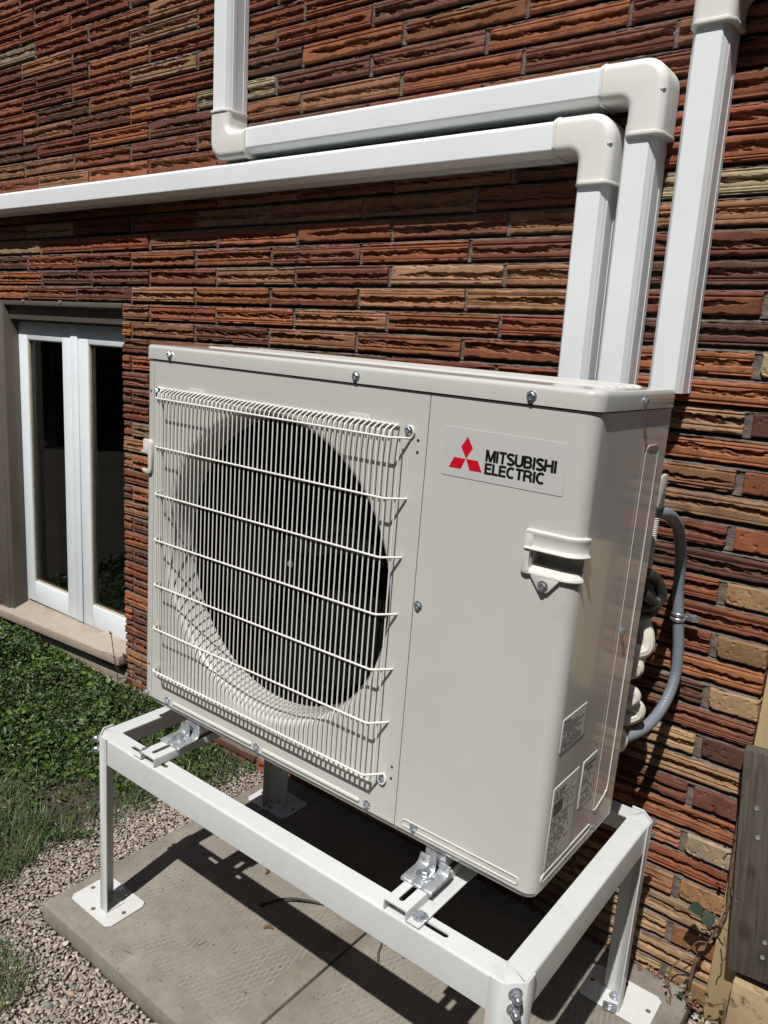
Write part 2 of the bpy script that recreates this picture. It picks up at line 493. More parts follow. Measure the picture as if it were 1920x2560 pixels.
def make_ground():
    xs = np.concatenate([np.array([-150, -60, -25, -12, -7, -5, -4, -3.2]), np.arange(-2.6, 2.01, 0.07), np.array([2.6, 3.2, 4.5, 7, 12, 25, 60, 150])])
    ys = np.concatenate([np.array([-150, -60, -25, -12, -7, -5, -3.8, -3, -2.4]), np.arange(-1.9, 0.61, 0.07), np.array([0.62, 0.66, 1.2, 2.5, 6, 20, 60, 150])])
    X, Y = np.meshgrid(xs, ys)
    Z = ground_z(X, Y)
    V = np.stack([X, Y, Z], -1).reshape(-1, 3)
    nx = len(xs); F = []
    for j in range(len(ys) - 1):
        for i in range(nx - 1):
            F.append((j * nx + i, j * nx + i + 1, (j + 1) * nx + i + 1, (j + 1) * nx + i))
    me = np_mesh("ground", V, F, 'ground', smooth=True)
    o = bpy.data.objects.new("ground", me); COL.objects.link(o); o["kind"] = "structure"
make_ground()

# ------------------------------------------------------------------ the house wall
WY = 0.59
OPEN_L, OPEN_R, OPEN_T = -1.80, -0.936, 0.873
WX0, WX1 = -2.6, 1.113
house = thing("brick_house", "brick house wall of long split-face red bricks behind the outdoor unit", "house", (0, WY, -0.5), wall=True)
wall = MB()
wall.box(WX0, OPEN_L, WY + .03, WY + .26, -.75, 2.5).box(OPEN_R + .002, WX1 - .012, WY + .03, WY + .26, -.75, 2.5)
wall.box(OPEN_L, OPEN_R + .002, WY + .03, WY + .26, OPEN_T + .004, 2.5).box(OPEN_L, OPEN_R + .002, WY + .03, WY + .26, -.75, -.44)
part("wall", wall, 'wall_core', house)

def row_top(k): return .918 + (.0537 if k >= 0 else .0545) * k
BH = 0.0430
def brick_mesh(seed, L=.307, H=BH, nu=96, nv=30, header=False, D=.07):
    rs = np.random.RandomState(seed)
    u = np.linspace(0, L, nu + 1); v = np.linspace(0, H, nv + 1)
    U, V = np.meshgrid(u, v)
    vn = V / H
    so = seed * 7
    core = np.zeros_like(U)
    d = np.zeros_like(U)
    if not header:
        vc = rs.uniform(.42, .60); hw0 = rs.uniform(.12, .185)
        c = vc + .07 * (vnoise(U * 12, U * 0 + .5, so + 1) - .5) + .05 * (vnoise(U * 60, U * 0 + .5, so + 2) - .5)
        hwt = hw0 * (.35 + 1.1 * vnoise(U * 18 + 9, U * 0 + .5, so + 3)) + .13 * (vnoise(U * 95, U * 0 + 1.5, so + 4) - .45)
        hwb = hw0 * (.35 + 1.1 * vnoise(U * 15 + 3, U * 0 + 2.5, so + 5)) + .13 * (vnoise(U * 110, U * 0 + 3.5, so + 6) - .45)
        if rs.rand() < .35:
            e = rs.uniform(.08, .3) * L
            fade = np.clip((U if rs.rand() < .5 else L - U) / e, 0, 1); hwt = hwt * fade - .05 * (1 - fade); hwb = hwb * fade - .05 * (1 - fade)
        ins = np.minimum(c + hwt - vn, vn - (c - hwb))
        core = np.clip(ins / .030 + .3, 0, 1)
        rough = vnoise(U * 130 + V * 260, V * 420, so + 7) * .6 + vnoise(U * 320, V * 700, so + 8) * .4
        big = vnoise(U * 40 + V * 120, V * 90, so + 9)
        d += core * (.0012 + .0080 * big ** 1.3 + .0062 * rough)
        # long combed grooves
        for _ in range(rs.randint(2, 6)):
            gv = rs.choice([rs.uniform(.05, .32), rs.uniform(.68, .95)])
            wd = rs.uniform(.022, .042)
            g = np.exp(-((vn - gv) / wd) ** 2)
            d += (1 - core) * g * rs.uniform(.0012, .0026)
        step = rs.uniform(-.0012, .0018)
        d += np.where(vn > vc, step, 0) * (1 - core)
    else:
        d += .0012 * (vnoise(U * 60, V * 60, so + 1) - .5) + .004 * np.clip(vnoise(U * 140, V * 140, so + 2) - .78, 0, 1) * 4
    # worn arrises and chips
    e = np.minimum(np.minimum(U, L - U), np.minimum(V, H - V))
    en = .0016 * vnoise(U * 120, V * 120, so + 11) + .0004
    d += np.clip(1 - e / (.0012 + en), 0, 1) ** 1.5 * (.001 + en)
    ch = np.clip(vnoise(U * 45 + 7, V * 45, so + 12) - .68, 0, 1) * np.clip(1 - e / .005, 0, 1)
    d += ch * .03
    d += .0003 * (vnoise(U * 25, V * 25, so + 13) - .5)
    P = np.stack([U - L / 2, d, V - H / 2], -1).reshape(-1, 3)
    n1 = nu + 1
    F = []
    for j in range(nv):
        b = j * n1
        for i in range(nu):
            F.append((b + i, b + i + 1, b + n1 + i + 1, b + n1 + i))
    border = list(range(nu)) + [nu + j * n1 for j in range(nv)] + [nv * n1 + nu - i for i in range(nu)] + [(nv - j) * n1 for j in range(nv)]
    o = len(P)
    Pb = P[border].copy(); Pb[:, 1] = D
    P = np.vstack([P, Pb])
    nb = len(border)
    for i in range(nb):
        j = (i + 1) % nb
        F.append((border[j], border[i], o + i, o + j))
    cr = np.concatenate([core.reshape(-1), np.zeros(nb)])
    return P, np.array(F), cr

def brick_data(name, seed, **kw):
    P, F, cr = brick_mesh(seed, **kw)
    me = np_mesh(name, P, F, 'brick', np.repeat(cr[:, None], 3, 1), smooth=True, attr="core")
    me.set_sharp_from_angle(angle=R(38))
    return me

STRETCH = [brick_data("brick", 100 + i) for i in range(30)]
HEADER = [brick_data("brick", 300 + i, L=.094, nu=40, nv=18, header=True) for i in range(6)]
SHORT = [brick_data("brick", 400 + i, L=.13, nu=44) for i in range(8)]
STUB = [brick_data("brick", 500 + i, L=.044, nu=18) for i in range(6)]

PAL = [((.205, .066, .031), 24), ((.250, .090, .040), 19), ((.150, .056, .031), 18), ((.250, .122, .062), 16), ((.108, .047, .029), 10), ((.275, .165, .092), 4.5), ((.340, .265, .168), 2)]
rng = random.Random(11)
def brick_col(z, x):
    if (z < -.20 and rng.random() < .6 and x > .3) or (z < .36 and x > 1.0 and rng.random() < .7):
        c = rng.choice([(.285, .195, .105), (.25, .155, .08), (.27, .135, .062)])
    else:
        t = rng.random() * sum(w for _, w in PAL)
        for c, w in PAL:
            t -= w
            if t <= 0: break
    k = rng.uniform(.72, 1.18)
    return tuple(min(1, q * k * rng.uniform(.95, 1.05)) for q in c)

bricks = []     # x0, x1, ztop, kind
for k in range(-27, 26):
    top = row_top(k)
    even = (k % 2 == 0)
    off = (.061 if even else .1547)
    j0 = [off + .317 * n for n in range(-10, 5)]
    for a, b in zip(j0, j0[1:]):
        x0, x1 = a + .0045, b - .0045
        kind = 'stretch'
        if x0 > WX1: continue
        if x1 < WX0: continue
        if even and x0 > .98:
            x0, x1, kind = 1.022, WX1 + .001, 'header'
        if not even and x1 > 1.09: x1 = WX1
        pieces = [(x0, x1)]
        if top - BH < OPEN_T - .01:
            pieces = []
            if x0 < OPEN_L: pieces.append((x0, min(x1, OPEN_L)))
            if x1 > OPEN_R: pieces.append((max(x0, OPEN_R), x1))
        for (p, q) in pieces:
            if q - p > .02: bricks.append((p, q, top, kind))
# wall-frame camera test: which bricks show, and how large
Cm = Matrix(CR)
RW = Matrix.Rotation(WALL_ROT, 3, 'Y')
def project(p):
    q = Cm @ (Vector(p) - Vector(CAM_POS))
    if q.z <= 0.01: return None
    return (960 + 1951.16 * q.x / q.z, 1280 + 1951.16 * q.y / q.z)
def hidden(p):
    """behind the outdoor unit's box"""
    o = Vector(CAM_POS); d = Vector(p) - o
    t0, t1 = 0, 1
    for ax, (lo, hi) in enumerate(((0.0, .95), (0.0, .2987), (0.0, .757))):
        a = (lo - o[ax]) / d[ax]; b = (hi - o[ax]) / d[ax]
        if a > b: a, b = b, a
        t0 = max(t0, a); t1 = min(t1, b)
    return t0 < t1
def size(b):
    x0, x1, t, _ = b
    pts = []
    vis = 0
    for i in range(7):
        x = x0 + (x1 - x0) * (i + .5) / 7
        w = RW @ Vector((x, WY, t - BH / 2))
        q = project(w)
        if q and 0 < q[0] < 1920 and 0 < q[1] < 2560 and not hidden(w): vis += 1
    if not vis: return 0
    a = project(RW @ Vector((x0, WY, t - BH / 2))); c = project(RW @ Vector((x1, WY, t - BH / 2)))
    u = project(RW @ Vector(((x0 + x1) / 2, WY, t))); v = project(RW @ Vector(((x0 + x1) / 2, WY, t - BH)))
    return abs(a[0] - c[0]) * abs(u[1] - v[1]) * vis / 7
sz = [size(b) for b in bricks]
order = sorted(range(len(bricks)), key=lambda i: -sz[i])
single = set(order[:299])
far = {'V': [], 'F': [], 'T': []}
nfv = 0
for i, (x0, x1, top, kind) in enumerate(bricks):
    L = x1 - x0; zc = top - BH / 2 + rng.uniform(-.0008, .0008)
    c = brick_col(zc, x0)
    if kind == 'header': pool, L0 = HEADER, .094
    elif L < .075: pool, L0 = STUB, .044
    elif L < .2: pool, L0 = SHORT, .13
    else: pool, L0 = STRETCH, .307
    dy = rng.uniform(-.0034, .0030)
    if i in single:
        me = rng.choice(pool)
        flip = rng.random() < .5
        o = inst("brick", me, house, ((x0 + x1) / 2, WY + dy, zc), (rng.uniform(-.012, .012), (math.pi if (flip and kind != 'header') else 0) + rng.uniform(-.004, .004), rng.uniform(-.004, .004)), (L / L0, 1, 1))
        o.color = (*c, 1)
    else:
        P, F, cr = brick_mesh(900 + i, L=L, nu=max(8, int(L * (300 if sz[i] > 0 else 70))), nv=18 if sz[i] > 0 else 8, header=(kind == 'header'))
        P = P + np.array([(x0 + x1) / 2, WY + dy, zc]) - np.array(BASE[house.name])
        far['V'].append(P); far['F'].append(F + nfv); nfv += len(P)
        t = np.tile(np.array(c), (len(P), 1))
        t = t * (1 - .4 * cr[:, None]) + np.array((.2, .115, .065)) * .4 * cr[:, None]
        far['T'].append(t)
me = np_mesh("far_bricks", np.vstack(far['V']), np.vstack(far['F']), 'far_brick', np.vstack(far['T']), smooth=True)
me.set_sharp_from_angle(angle=R(38))
o = bpy.data.objects.new("far_bricks", me); COL.objects.link(o); o.parent = house; o["kind"] = "stuff"; BASE[o.name] = BASE[house.name]

# mortar: a weathered strip in every bed joint, a filler in every head joint
def make_mortar():
    V, F = [], []
    def strip(x0, x1, zb, zt, seed):
        n = max(2, int((x1 - x0) / .0065))
        xs = np.linspace(x0, x1, n + 1)
        o = len(V)
        prof = [(-.002, .0055), (.20, .0042), (.40, .0100), (.70, .0165), (1.15, .0190)]
        for r, (t, dep) in enumerate(prof):
            for i, x in enumerate(xs):
                nz = vnoise(np.array(x * 90.), np.array(r * 3.3 + seed), 77) - .5
                n2 = vnoise(np.array(x * 22.), np.array(r * 1.3 + seed), 78) - .5
                V.append((x, WY + dep + .0045 * nz + .004 * n2, zb + (zt - zb) * t + (.003 * n2 if 0 < r < 4 else 0)))
        for r in range(len(prof) - 1):
            for i in range(n):
                a = o + r * (n + 1) + i
                F.append((a, a + 1, a + n + 2, a + n + 1))
    for k in range(-27, 26):
        zb = row_top(k) - .001; zt = row_top(k + 1) - BH + .001
        if zt < OPEN_T:
            strip(WX0, OPEN_L, zb, zt, k * 1.7); strip(OPEN_R, WX1 - .004, zb, zt, k * 1.7)
        else:
            strip(WX0, WX1 - .004, zb, zt, k * 1.7)
    byrow = {}
    for b in bricks: byrow.setdefault(round(b[2], 4), []).append(b)
    for t, L in byrow.items():
        L.sort()
        for a, b in zip(L, L[1:]):
            g0, g1 = a[1], b[0]
            if g1 - g0 > .05: continue
            o = len(V); n = 9
            for i in range(n + 1):
                z = t - BH - .004 + (BH + .008) * i / n
                for x, dd in ((g0 - .003, .009), (g0 + (g1 - g0) * .3, .0062), (g0 + (g1 - g0) * .7, .0062), (g1 + .003, .009)):
                    nz = float(vnoise(np.array(z * 160.), np.array(x * 160.), 79)) - .5
                    V.append((x, WY + dd + .0048 * nz, z))
            for i in range(n):
                for c in range(3):
                    a_ = o + i * 4 + c
                    F.append((a_, a_ + 1, a_ + 5, a_ + 4))
    me = np_mesh("mortar", np.array(V) - np.array(BASE[house.name]), F, 'mortar', smooth=True)
    o = bpy.data.objects.new("mortar", me); COL.objects.link(o); o.parent = house; BASE[o.name] = BASE[house.name]
make_mortar()
part("footing", MB().box(WX0, OPEN_R + .3, WY - .014, WY + .05, -.62, -.468), 'footing', house, bevel=.006)

# window in its opening
FY = WY + .055
def frame_rect(mb, x0, x1, z0, z1, w, y0, y1, wb=None, wt=None):
    wb = wb or w; wt = wt or w
    mb.box(x0, x0 + w, y0, y1, z0, z1); mb.box(x1 - w, x1, y0, y1, z0, z1)
    mb.box(x0 + w, x1 - w, y0 + .0003, y1, z0, z0 + wb); mb.box(x0 + w, x1 - w, y0 + .0003, y1, z1 - wt, z1)
win = part("window", MB().box(-1.716, -1.700, FY, FY + .03, -.36, .80).box(-.925, -.91, FY, FY + .03, -.36, .80).box(-1.700, -.925, FY + .012, FY + .03, .795, .83), 'win_white', house, bevel=.002,
           label="tall white casement window in dark bronze trim")
for (a, b) in ((-1.700, -1.333), (-1.285, -.925)):
    s = MB(); frame_rect(s, a, b, -.345, .793, .060, FY, FY + .026, wb=.088, wt=.068)
    part("sash", s, 'win_white', win, bevel=.003)
    x0, x1, z0, z1 = a + .060, b - .060, -.257, .725
    s = MB(); frame_rect(s, x0 - .0005, x1 + .0005, z0 - .0005, z1 + .0005, .0045, FY + .004, FY + .014)
    part("glazing_bead", s, 'sealant', win, bevel=.001)
    part("pane", MB().box(x0 + .001, x1 - .001, FY + .015, FY + .019, z0 + .001, z1 - .001), 'glass', win)
part("mullion", MB().box(-1.331, -1.287, FY - .004, FY + .028, -.343, .793), 'win_white', win, bevel=.003)
sl = MB()
# sill: its top falls outwards; it is not quite level
sl.add([(-1.80, WY - .035, -.392), (-.925, WY - .035, -.355), (-.925, FY + .03, -.330), (-1.80, FY + .03, -.350),
        (-1.80, WY - .035, -.426), (-.925, WY - .035, -.389), (-.925, FY + .03, -.393), (-1.80, FY + .03, -.430)],
       [(0, 1, 2, 3), (7, 6, 5, 4), (0, 4, 5, 1), (1, 5, 6, 2), (2, 6, 7, 3), (3, 7, 4, 0)])
part("sill", sl, 'sill', win, bevel=.004)
part("sill_strip", MB().box(-1.80, -.925, WY - .004, WY + .03, -.466, -.425), 'sill', win, bevel=.003, label="paler tan strip under the sill")
tr = MB(); tr.prism([(-1.80, WY - .012), (-1.728, WY - .012), (-1.724, WY - .006), (-1.703, WY - .006), (-1.701, WY - .002), (-1.701, FY + .03), (-1.80, FY + .03)], 'z', -.40, .862)
part("side_trim", tr, 'bronze', win, bevel=.0015)
tr = MB(); tr.prism([(WY - .002, .868), (WY - .002, .852), (WY + .020, .849), (WY + .020, .800), (FY + .09, .796), (FY + .09, .868)], 'x', -1.7005, OPEN_R - .001)
part("head_trim", tr, 'bronze', win, bevel=.0015)
for x in (-1.55, -1.30):
    part("trim_clip", MB().box(x - .005, x + .005, WY - .006, WY + .002, .862, .8715), 'sill', win, bevel=.001)
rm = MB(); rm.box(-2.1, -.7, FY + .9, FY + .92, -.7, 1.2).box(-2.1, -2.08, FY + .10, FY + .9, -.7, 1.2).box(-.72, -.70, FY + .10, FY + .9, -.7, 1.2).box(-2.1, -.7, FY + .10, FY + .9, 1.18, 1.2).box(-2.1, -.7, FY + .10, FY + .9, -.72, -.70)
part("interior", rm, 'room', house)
for (x, z) in ((-1.47, -.20), (-1.06, -.14)):
    cr_ = MB(); cr_.tube([(x - .05, FY + .06, z - .03), (x, FY + .06, z - .002), (x + .012, FY + .055, z + .012), (x + .004, FY + .05, z + .045)], .006, 8)
    part("crank_handle", cr_, 'room_item', win)

# ------------------------------------------------------------------ pipe covers on the wall
YF = WY - .070          # front face of the covers
def duct_profile(w=.061):
    h = w / 2
    half = [(h + .0020, 0.0), (h + .0020, .014), (h + .0010, .0146), (h + .0010, .040), (h + .0015, .0406), (h + .0010, .051), (h - .0002, .0522), (h - .0018, .0575), (h - .0042, .0622), (h - .0070, .0660), (h - .0076, .0678), (h - .0090, .0692), (h - .0108, .0699), (h - .0150, .0700)]
    return half + [(-a, b) for a, b in reversed(half)]
def duct(parent, axis, c, a, b, w=.061, name="duct"):
    """axis 'x': runs along x at height c; 'z': runs along z at x = c"""
    P = duct_profile(w); mb = MB()
    n = max(2, int(abs(b - a) / .35))
    rings = []
    for i in range(n + 1):
        t = a + (b - a) * i / n
        rings.append([(t, WY - d, c + u) if axis == 'x' else (c + u, WY - d, t) for u, d in P])
    mb.loft(rings, (True, True))
    return part(name, mb, 'duct', parent, angle=18)
def collar_ring(mb, axis, c, t, w, sgn):
    h = w / 2
    pr = [(-h - .005, 0), (-h - .005, .060), (-h + .003, .0745), (-h + .009, .0785), (h - .009, .0785), (h - .003, .0745), (h + .005, .060), (h + .005, 0)]
    a, b = t, t + .007 * sgn
    mb.loft([[(q, WY - d, c + u) if axis == 'x' else (c + u, WY - d, q) for u, d in pr] for q in (a, b)])
def elbow(parent, cx, cz, sx, sz, lx, lz, w=.070, ro=.048, ri=.020):
    """L fitting: arms of half-width w/2 from (cx, cz): one along sx*x to length lx, one along sz*z to length lz"""
    h = w / 2
    o = []
    # outline in local (a along sx, b along sz), then mirrored into place
    o += [(-h + ro - ro * math.cos(R(t)), -h + ro - ro * math.sin(R(t))) for t in np.linspace(0, 90, 9)]
    o += [(lx, -h), (lx, h)]
    o += [(h + ri - ri * math.sin(R(t)), h + ri - ri * math.cos(R(t))) for t in np.linspace(0, 90, 7)]
    o += [(h, lz), (-h, lz)]
    P = [(cx + sx * a, cz + sz * b) for a, b in o]
    area = sum(P[i - 1][0] * P[i][1] - P[i][0] * P[i - 1][1] for i in range(len(P)))
    if area < 0: P.reverse()
    mb = MB()
    fil = .0175
    E_ = []
    for i in range(len(P)):
        (xa, za), (xb, zb) = P[i], P[(i + 1) % len(P)]
        end = (abs(xa - xb) < 1e-6 and abs(xa - (cx + sx * lx)) < 1e-6) or (abs(za - zb) < 1e-6 and abs(za - (cz + sz * lz)) < 1e-6)
        E_.append(0.0 if end else 1.0)
    rings = [[(p[0], WY - .002, p[1]) for p in P]]
    for i in range(8):
        a = R(90 * i / 7)
        q = offset_edges(P, [w_ * fil * (1 - math.cos(a)) for w_ in E_])
        rings.append([(p[0], WY - .0755 + fil * (1 - math.sin(a)), p[1]) for p in q])
    mb.loft(rings)
    e = part("elbow", mb, 'elbow', parent, angle=40)
    cl = MB(); collar_ring(cl, 'x', cz, cx + sx * (lx - .0015), w - .006, sx)
    part("collar", cl, 'elbow', e, bevel=.0015)
    cl = MB(); collar_ring(cl, 'z', cx, cz + sz * (lz - .0015), w - .006, sz)
    part("collar", cl, 'elbow', e, bevel=.0015)
    q = Vector((-sx * .7, -.7, 0)).normalized()
    for c_ in (Vector((cx - sx * (h - .0062), WY - .0693, cz + sz * .026)),):
        mb = MB()
        mb.lathe([(.0058, -.0006), (.0052, -.0008), (.0004, -.0008)], (0, 0, 0), 'y', 18, (False, True))
        me = mb.mesh("screw_pocket"); me.materials.append(M['dark_gap'])
        inst("screw_pocket", me, e, c_, (0, 0, math.atan2(q.y, q.x) + math.pi / 2), (1, 1, 1.2))
        inst("screw", SCREW_S, e, c_ + q * .0004, (0, 0, math.atan2(q.y, q.x) + math.pi / 2), (.8, .6, .8))
    return e

GC = "white pipe covers screwed to the brick wall"
lc = thing("pipe_cover", "lower white pipe cover running from left edge and turning down at the inner elbow", "pipe cover", (.681, WY, .70), GC, True)
duct(lc, 'x', 1.2030, -2.5, .605, .066)
duct(lc, 'z', .681, .68, 1.118, .064)
elbow(lc, .685, 1.2035, -1, -1, .083, .090)
lc = thing("pipe_cover", "upper white pipe cover with elbows at both ends, stepping down behind the unit", "pipe cover", (.768, WY, .70), GC, True)
duct(lc, 'z', -.394, 1.362, 2.4, .064)
elbow(lc, -.391, 1.280, 1, 1, .100, .084)
duct(lc, 'x', 1.2885, -.296, .695, .064)
elbow(lc, .7745, 1.2865, -1, -1, .087, .094)
duct(lc, 'z', .7655, .68, 1.21, .062)
lc = thing("pipe_cover", "tall white pipe cover nearest the right edge, open at its bottom end", "pipe cover", (.871, WY, .727), GC, True)
duct(lc, 'z', .871, .727, 1.375, .063)
elbow(lc, .874, 1.446, 1, -1, .085, .085, w=.074)
elb_top = duct(lc, 'x', 1.446, .952, 1.113, .060)

# ------------------------------------------------------------------ outdoor unit
unit = thing("heat_pump_unit", "ivory outdoor heat pump unit with wire fan grille standing on white frame", "outdoor unit", (.475, .15, -.03))
UD = .2987
TOPZ = .7275
fx, fz, FR_ = .350, .369, .298
# left corner column and left side
mb = MB()
path = [(.0200, 0), (.006, 0)] + [(.006 - .006 * math.sin(R(a)), .006 - .006 * math.cos(R(a))) for a in (30, 60)] + [(0, .006), (0, UD)]
def sheet(mb, path, z0, z1, th=.0012, skip=None, zs=None):
    n = len(path)
    outp = path
    inn = []
    for i in range(n):
        a = Vector(path[max(i - 1, 0)]); b = Vector(path[min(i + 1, n - 1)])
        t = (b - a).normalized(); nrm = Vector((-t.y, t.x))
        inn.append((path[i][0] + nrm.x * th, path[i][1] + nrm.y * th))
    zs = zs or [z0, z1]
    V = []; F = []
    for z in zs:
        V += [(p[0], p[1], z) for p in outp] + [(p[0], p[1], z) for p in inn]
    w = 2 * n
    for k in range(len(zs) - 1):
        for i in range(n - 1):
            if skip and skip(i, k): continue
            a = k * w + i
            F.append((a, a + 1, a + w + 1, a + w))
            F.append((a + n + 1, a + n, a + n + w, a + n + w + 1))
        for i in (0, n - 1):
            a = k * w + i
            F.append((a, a + n, a + n + w, a + w))
    for k in (0, len(zs) - 1):
        for i in range(n - 1):
            a = k * w + i
            F.append((a, a + 1, a + n + 1, a + n))
    mb.add(V, F)
sheet(mb, path[::-1], .0, TOPZ)
part("side_column", mb, 'ivory', unit, angle=50)
# fan panel with its round opening
mb = MB()
N = 120
x0, x1, z0, z1 = .0210, .6862, .001, TOPZ
ring_o, ring_i = [], []
for k in range(N):
    a = 2 * math.pi * k / N
    c, s = math.cos(a), math.sin(a)
    t = min((x1 - fx) / c if c > 1e-6 else 9, (x0 - fx) / c if c < -1e-6 else 9, (z1 - fz) / s if s > 1e-6 else 9, (z0 - fz) / s if s < -1e-6 else 9)
    ring_o.append((fx + c * t, 0, fz + s * t)); ring_i.append((fx + c * FR_, 0, fz + s * FR_))
def snap(px, pz):
    j = min(range(N), key=lambda i: (ring_o[i][0] - px) ** 2 + (ring_o[i][2] - pz) ** 2); ring_o[j] = (px, 0, pz)
for q in ((x0, z0), (x1, z0), (x1, z1), (x0, z1)): snap(*q)
rings = [[(p[0], .012, p[2]) for p in ring_o], ring_o, ring_i]
for (r, d) in ((FR_ - .004, .0008), (FR_ - .009, .0032), (FR_ - .013, .0075), (FR_ - .0165, .015), (FR_ - .019, .026), (FR_ - .020, .040), (FR_ - .020, .066)):
    rings.append([(fx + r * math.cos(2 * math.pi * k / N), d, fz + r * math.sin(2 * math.pi * k / N)) for k in range(N)])
mb.loft(rings, (False, False))
part("fan_panel", mb, 'ivory', unit, angle=50, fix=False)
# capsule beads pressed out along the foot of the panels
def bead(mb, xa, xb, z, r, h, y=0):
    prof = [(0, 0)]
    pts = []
    n = 8
    outl = [(xb - r + r * math.cos(R(a)), z + r * math.sin(R(a))) for a in np.linspace(-90, 90, n)] + [(xa + r + r * math.cos(R(a)), z + r * math.sin(R(a))) for a in np.linspace(90, 270, n)]
    rings = [[(p[0], y + .0004, p[1]) for p in outl]]
    for k in (20, 45, 70, 85):
        q = offset_poly(outl, r * (1 - math.cos(R(k))))
        rings.append([(p[0], y - h * math.sin(R(k)), p[1]) for p in q])
    mb.loft(rings, (False, True))
mb = MB(); bead(mb, .093, .337, .0115, .0042, .0035); bead(mb, .365, .610, .0115, .0042, .0035)
part("pressed_bead", mb, 'ivory', unit, angle=60)
# service panel: front right, round the corner and along the side
RC = .022
spath = [(.6876, 0)] + [(x, 0) for x in (.74, .80, .8795, .9445 - .02)] + [(.95 - RC + RC * math.sin(R(a)), RC - RC * math.cos(R(a))) for a in range(0, 91, 10)] + [(.95, y) for y in (.05, .10, .15, .1895)]
HZ0, HZ1 = .5015, .5295
hole_i = lambda i: spath[i][0] > .879 and spath[i + 1][1] < .0185
mb = MB()
sheet(mb, spath, .001, TOPZ, zs=[.001, .25, .45, HZ0, HZ1, .6, TOPZ], skip=lambda i, k: k == 3 and hole_i(i))
part("service_panel", mb, 'ivory', unit, angle=50, fix=False)
mb = MB()
# a shallow rim line pressed round the foot of the service panel
def rim(mb, outl, rr, mapf):
    n = len(outl)
    path = [mapf(p) for p in outl] + [mapf(outl[0])]
    mb.tube(path, rr, 8, caps=False)
rim(mb, [(a, b) for a, b in round_rect(.703, .921, .0085, .0205, .0055, 5)], .0016, lambda p: (p[0], -.0002, p[1]))
rim(mb, [(a, b) for a, b in round_rect(.016, .198, .0175, .0295, .0055, 5)], .0016, lambda p: (.9502, p[0], p[1]))
part("pressed_rim", mb, 'ivory', unit, angle=60)
# rear side panel with its pocket
mb = MB()
sheet(mb, [(.95, .1908), (.95, UD), (.93, UD)], .0, TOPZ, .0012)
part("rear_side_panel", mb, 'ivory', unit, angle=50, fix=False)
mb = MB()
mb.tube([(.9502, a, b) for a, b in ((.214, .672), (.250, .672), (.258, .668), (.262, .660), (.262, .5), (.262, .075), (.259, .066), (.250, .060), (.215, .049), (.209, .0485), (.206, .052))], .0013, 8)
mb.tube([(.9502, a, b) for a, b in ((.206, .052), (.2045, .060), (.2045, .655), (.207, .667), (.214, .672))], .0005, 8)
part("pocket_rim", mb, 'ivory', unit, angle=60)
# back and dark inside, with the coil fins as a black mass
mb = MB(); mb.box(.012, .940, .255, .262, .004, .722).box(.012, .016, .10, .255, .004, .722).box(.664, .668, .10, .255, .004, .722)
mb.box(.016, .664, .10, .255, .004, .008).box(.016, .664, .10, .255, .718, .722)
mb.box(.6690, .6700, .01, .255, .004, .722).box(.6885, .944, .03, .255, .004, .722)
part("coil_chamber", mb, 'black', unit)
mb = MB()
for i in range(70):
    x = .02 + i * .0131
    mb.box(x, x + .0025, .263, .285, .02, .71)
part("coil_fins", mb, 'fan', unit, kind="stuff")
part("base_pan", MB().prism(round_rect(.006, .944, .006, .292, .020, 5), "z", -.012, .0012), 'ivory', unit, bevel=.003)
# lid
mb = MB()
outl = arc(.953 - .024, -.003 + .024, .024, -90, 0, 8) + arc(.953 - .010, .303 - .010, .010, 0, 90, 4) + arc(-.003 + .010, .303 - .010, .010, 90, 180, 4) + arc(-.003 + .010, -.003 + .010, .010, 180, 270, 4)
pillow(mb, outl, 'z', .7295, .757, .0075, 5)
lid = part("lid", mb, 'ivory', unit, angle=40)
for k in range(5):
    mb = MB()
    y = .130 + k * .035
    rb = [(-.0060, -.0004), (-.0042, .0022), (-.0020, .0034), (.0020, .0034), (.0042, .0022), (.0060, -.0004)]
    mb.loft([[(x_, y + u * q_, .7569 + v * q_) for u, v in rb] for x_, q_ in ((.028, .15), (.032, .7), (.040, 1), (.895, 1), (.903, .7), (.907, .15))])
    part("rib", mb, 'ivory', lid, angle=60)
mb = MB()
mb.loft([[(p[0], p[1], .7285) for p in offset_poly(outl, .0055)], [(p[0], p[1], .7298) for p in offset_poly(outl, .0055)]])
part("lid_gap", mb, 'dark_gap', lid)
for (x, z) in ((.0721, .7405), (.5419, .7405), (.8532, .7405)):
    inst("screw", SCREW, unit, (x, -.003, z))
inst("screw", SCREW, unit, (.953, .160, .7415), (0, 0, R(90)))
for (x, z) in ((.6966, .3955), (.7259, .0140), (.0063, .0085), (.0765, .0110), (.3505, .0105), (.6265, .0115)):
    inst("screw", SCREW, unit, (x, -.0002, z))
for (y, z) in ((.2141, .3711), (.2080, .0165)):
    inst("screw", SCREW, unit, (.9503, y, z), (0, 0, R(90)))
mb = MB(); mb.lathe([(.0026, -.0003), (.0004, -.0003)], (0, 0, 0), 'y', 12, (False, True))
HOLE = mb.mesh("drill_hole"); HOLE.materials.append(M['dark_gap'])
for (x, z) in ((.0099, .6647), (.6703, .6545), (.6705, .6360), (.6723, .1030), (.6726, .0817), (.011, .075)):
    inst("drill_hole", HOLE, unit, (x, 0, z))
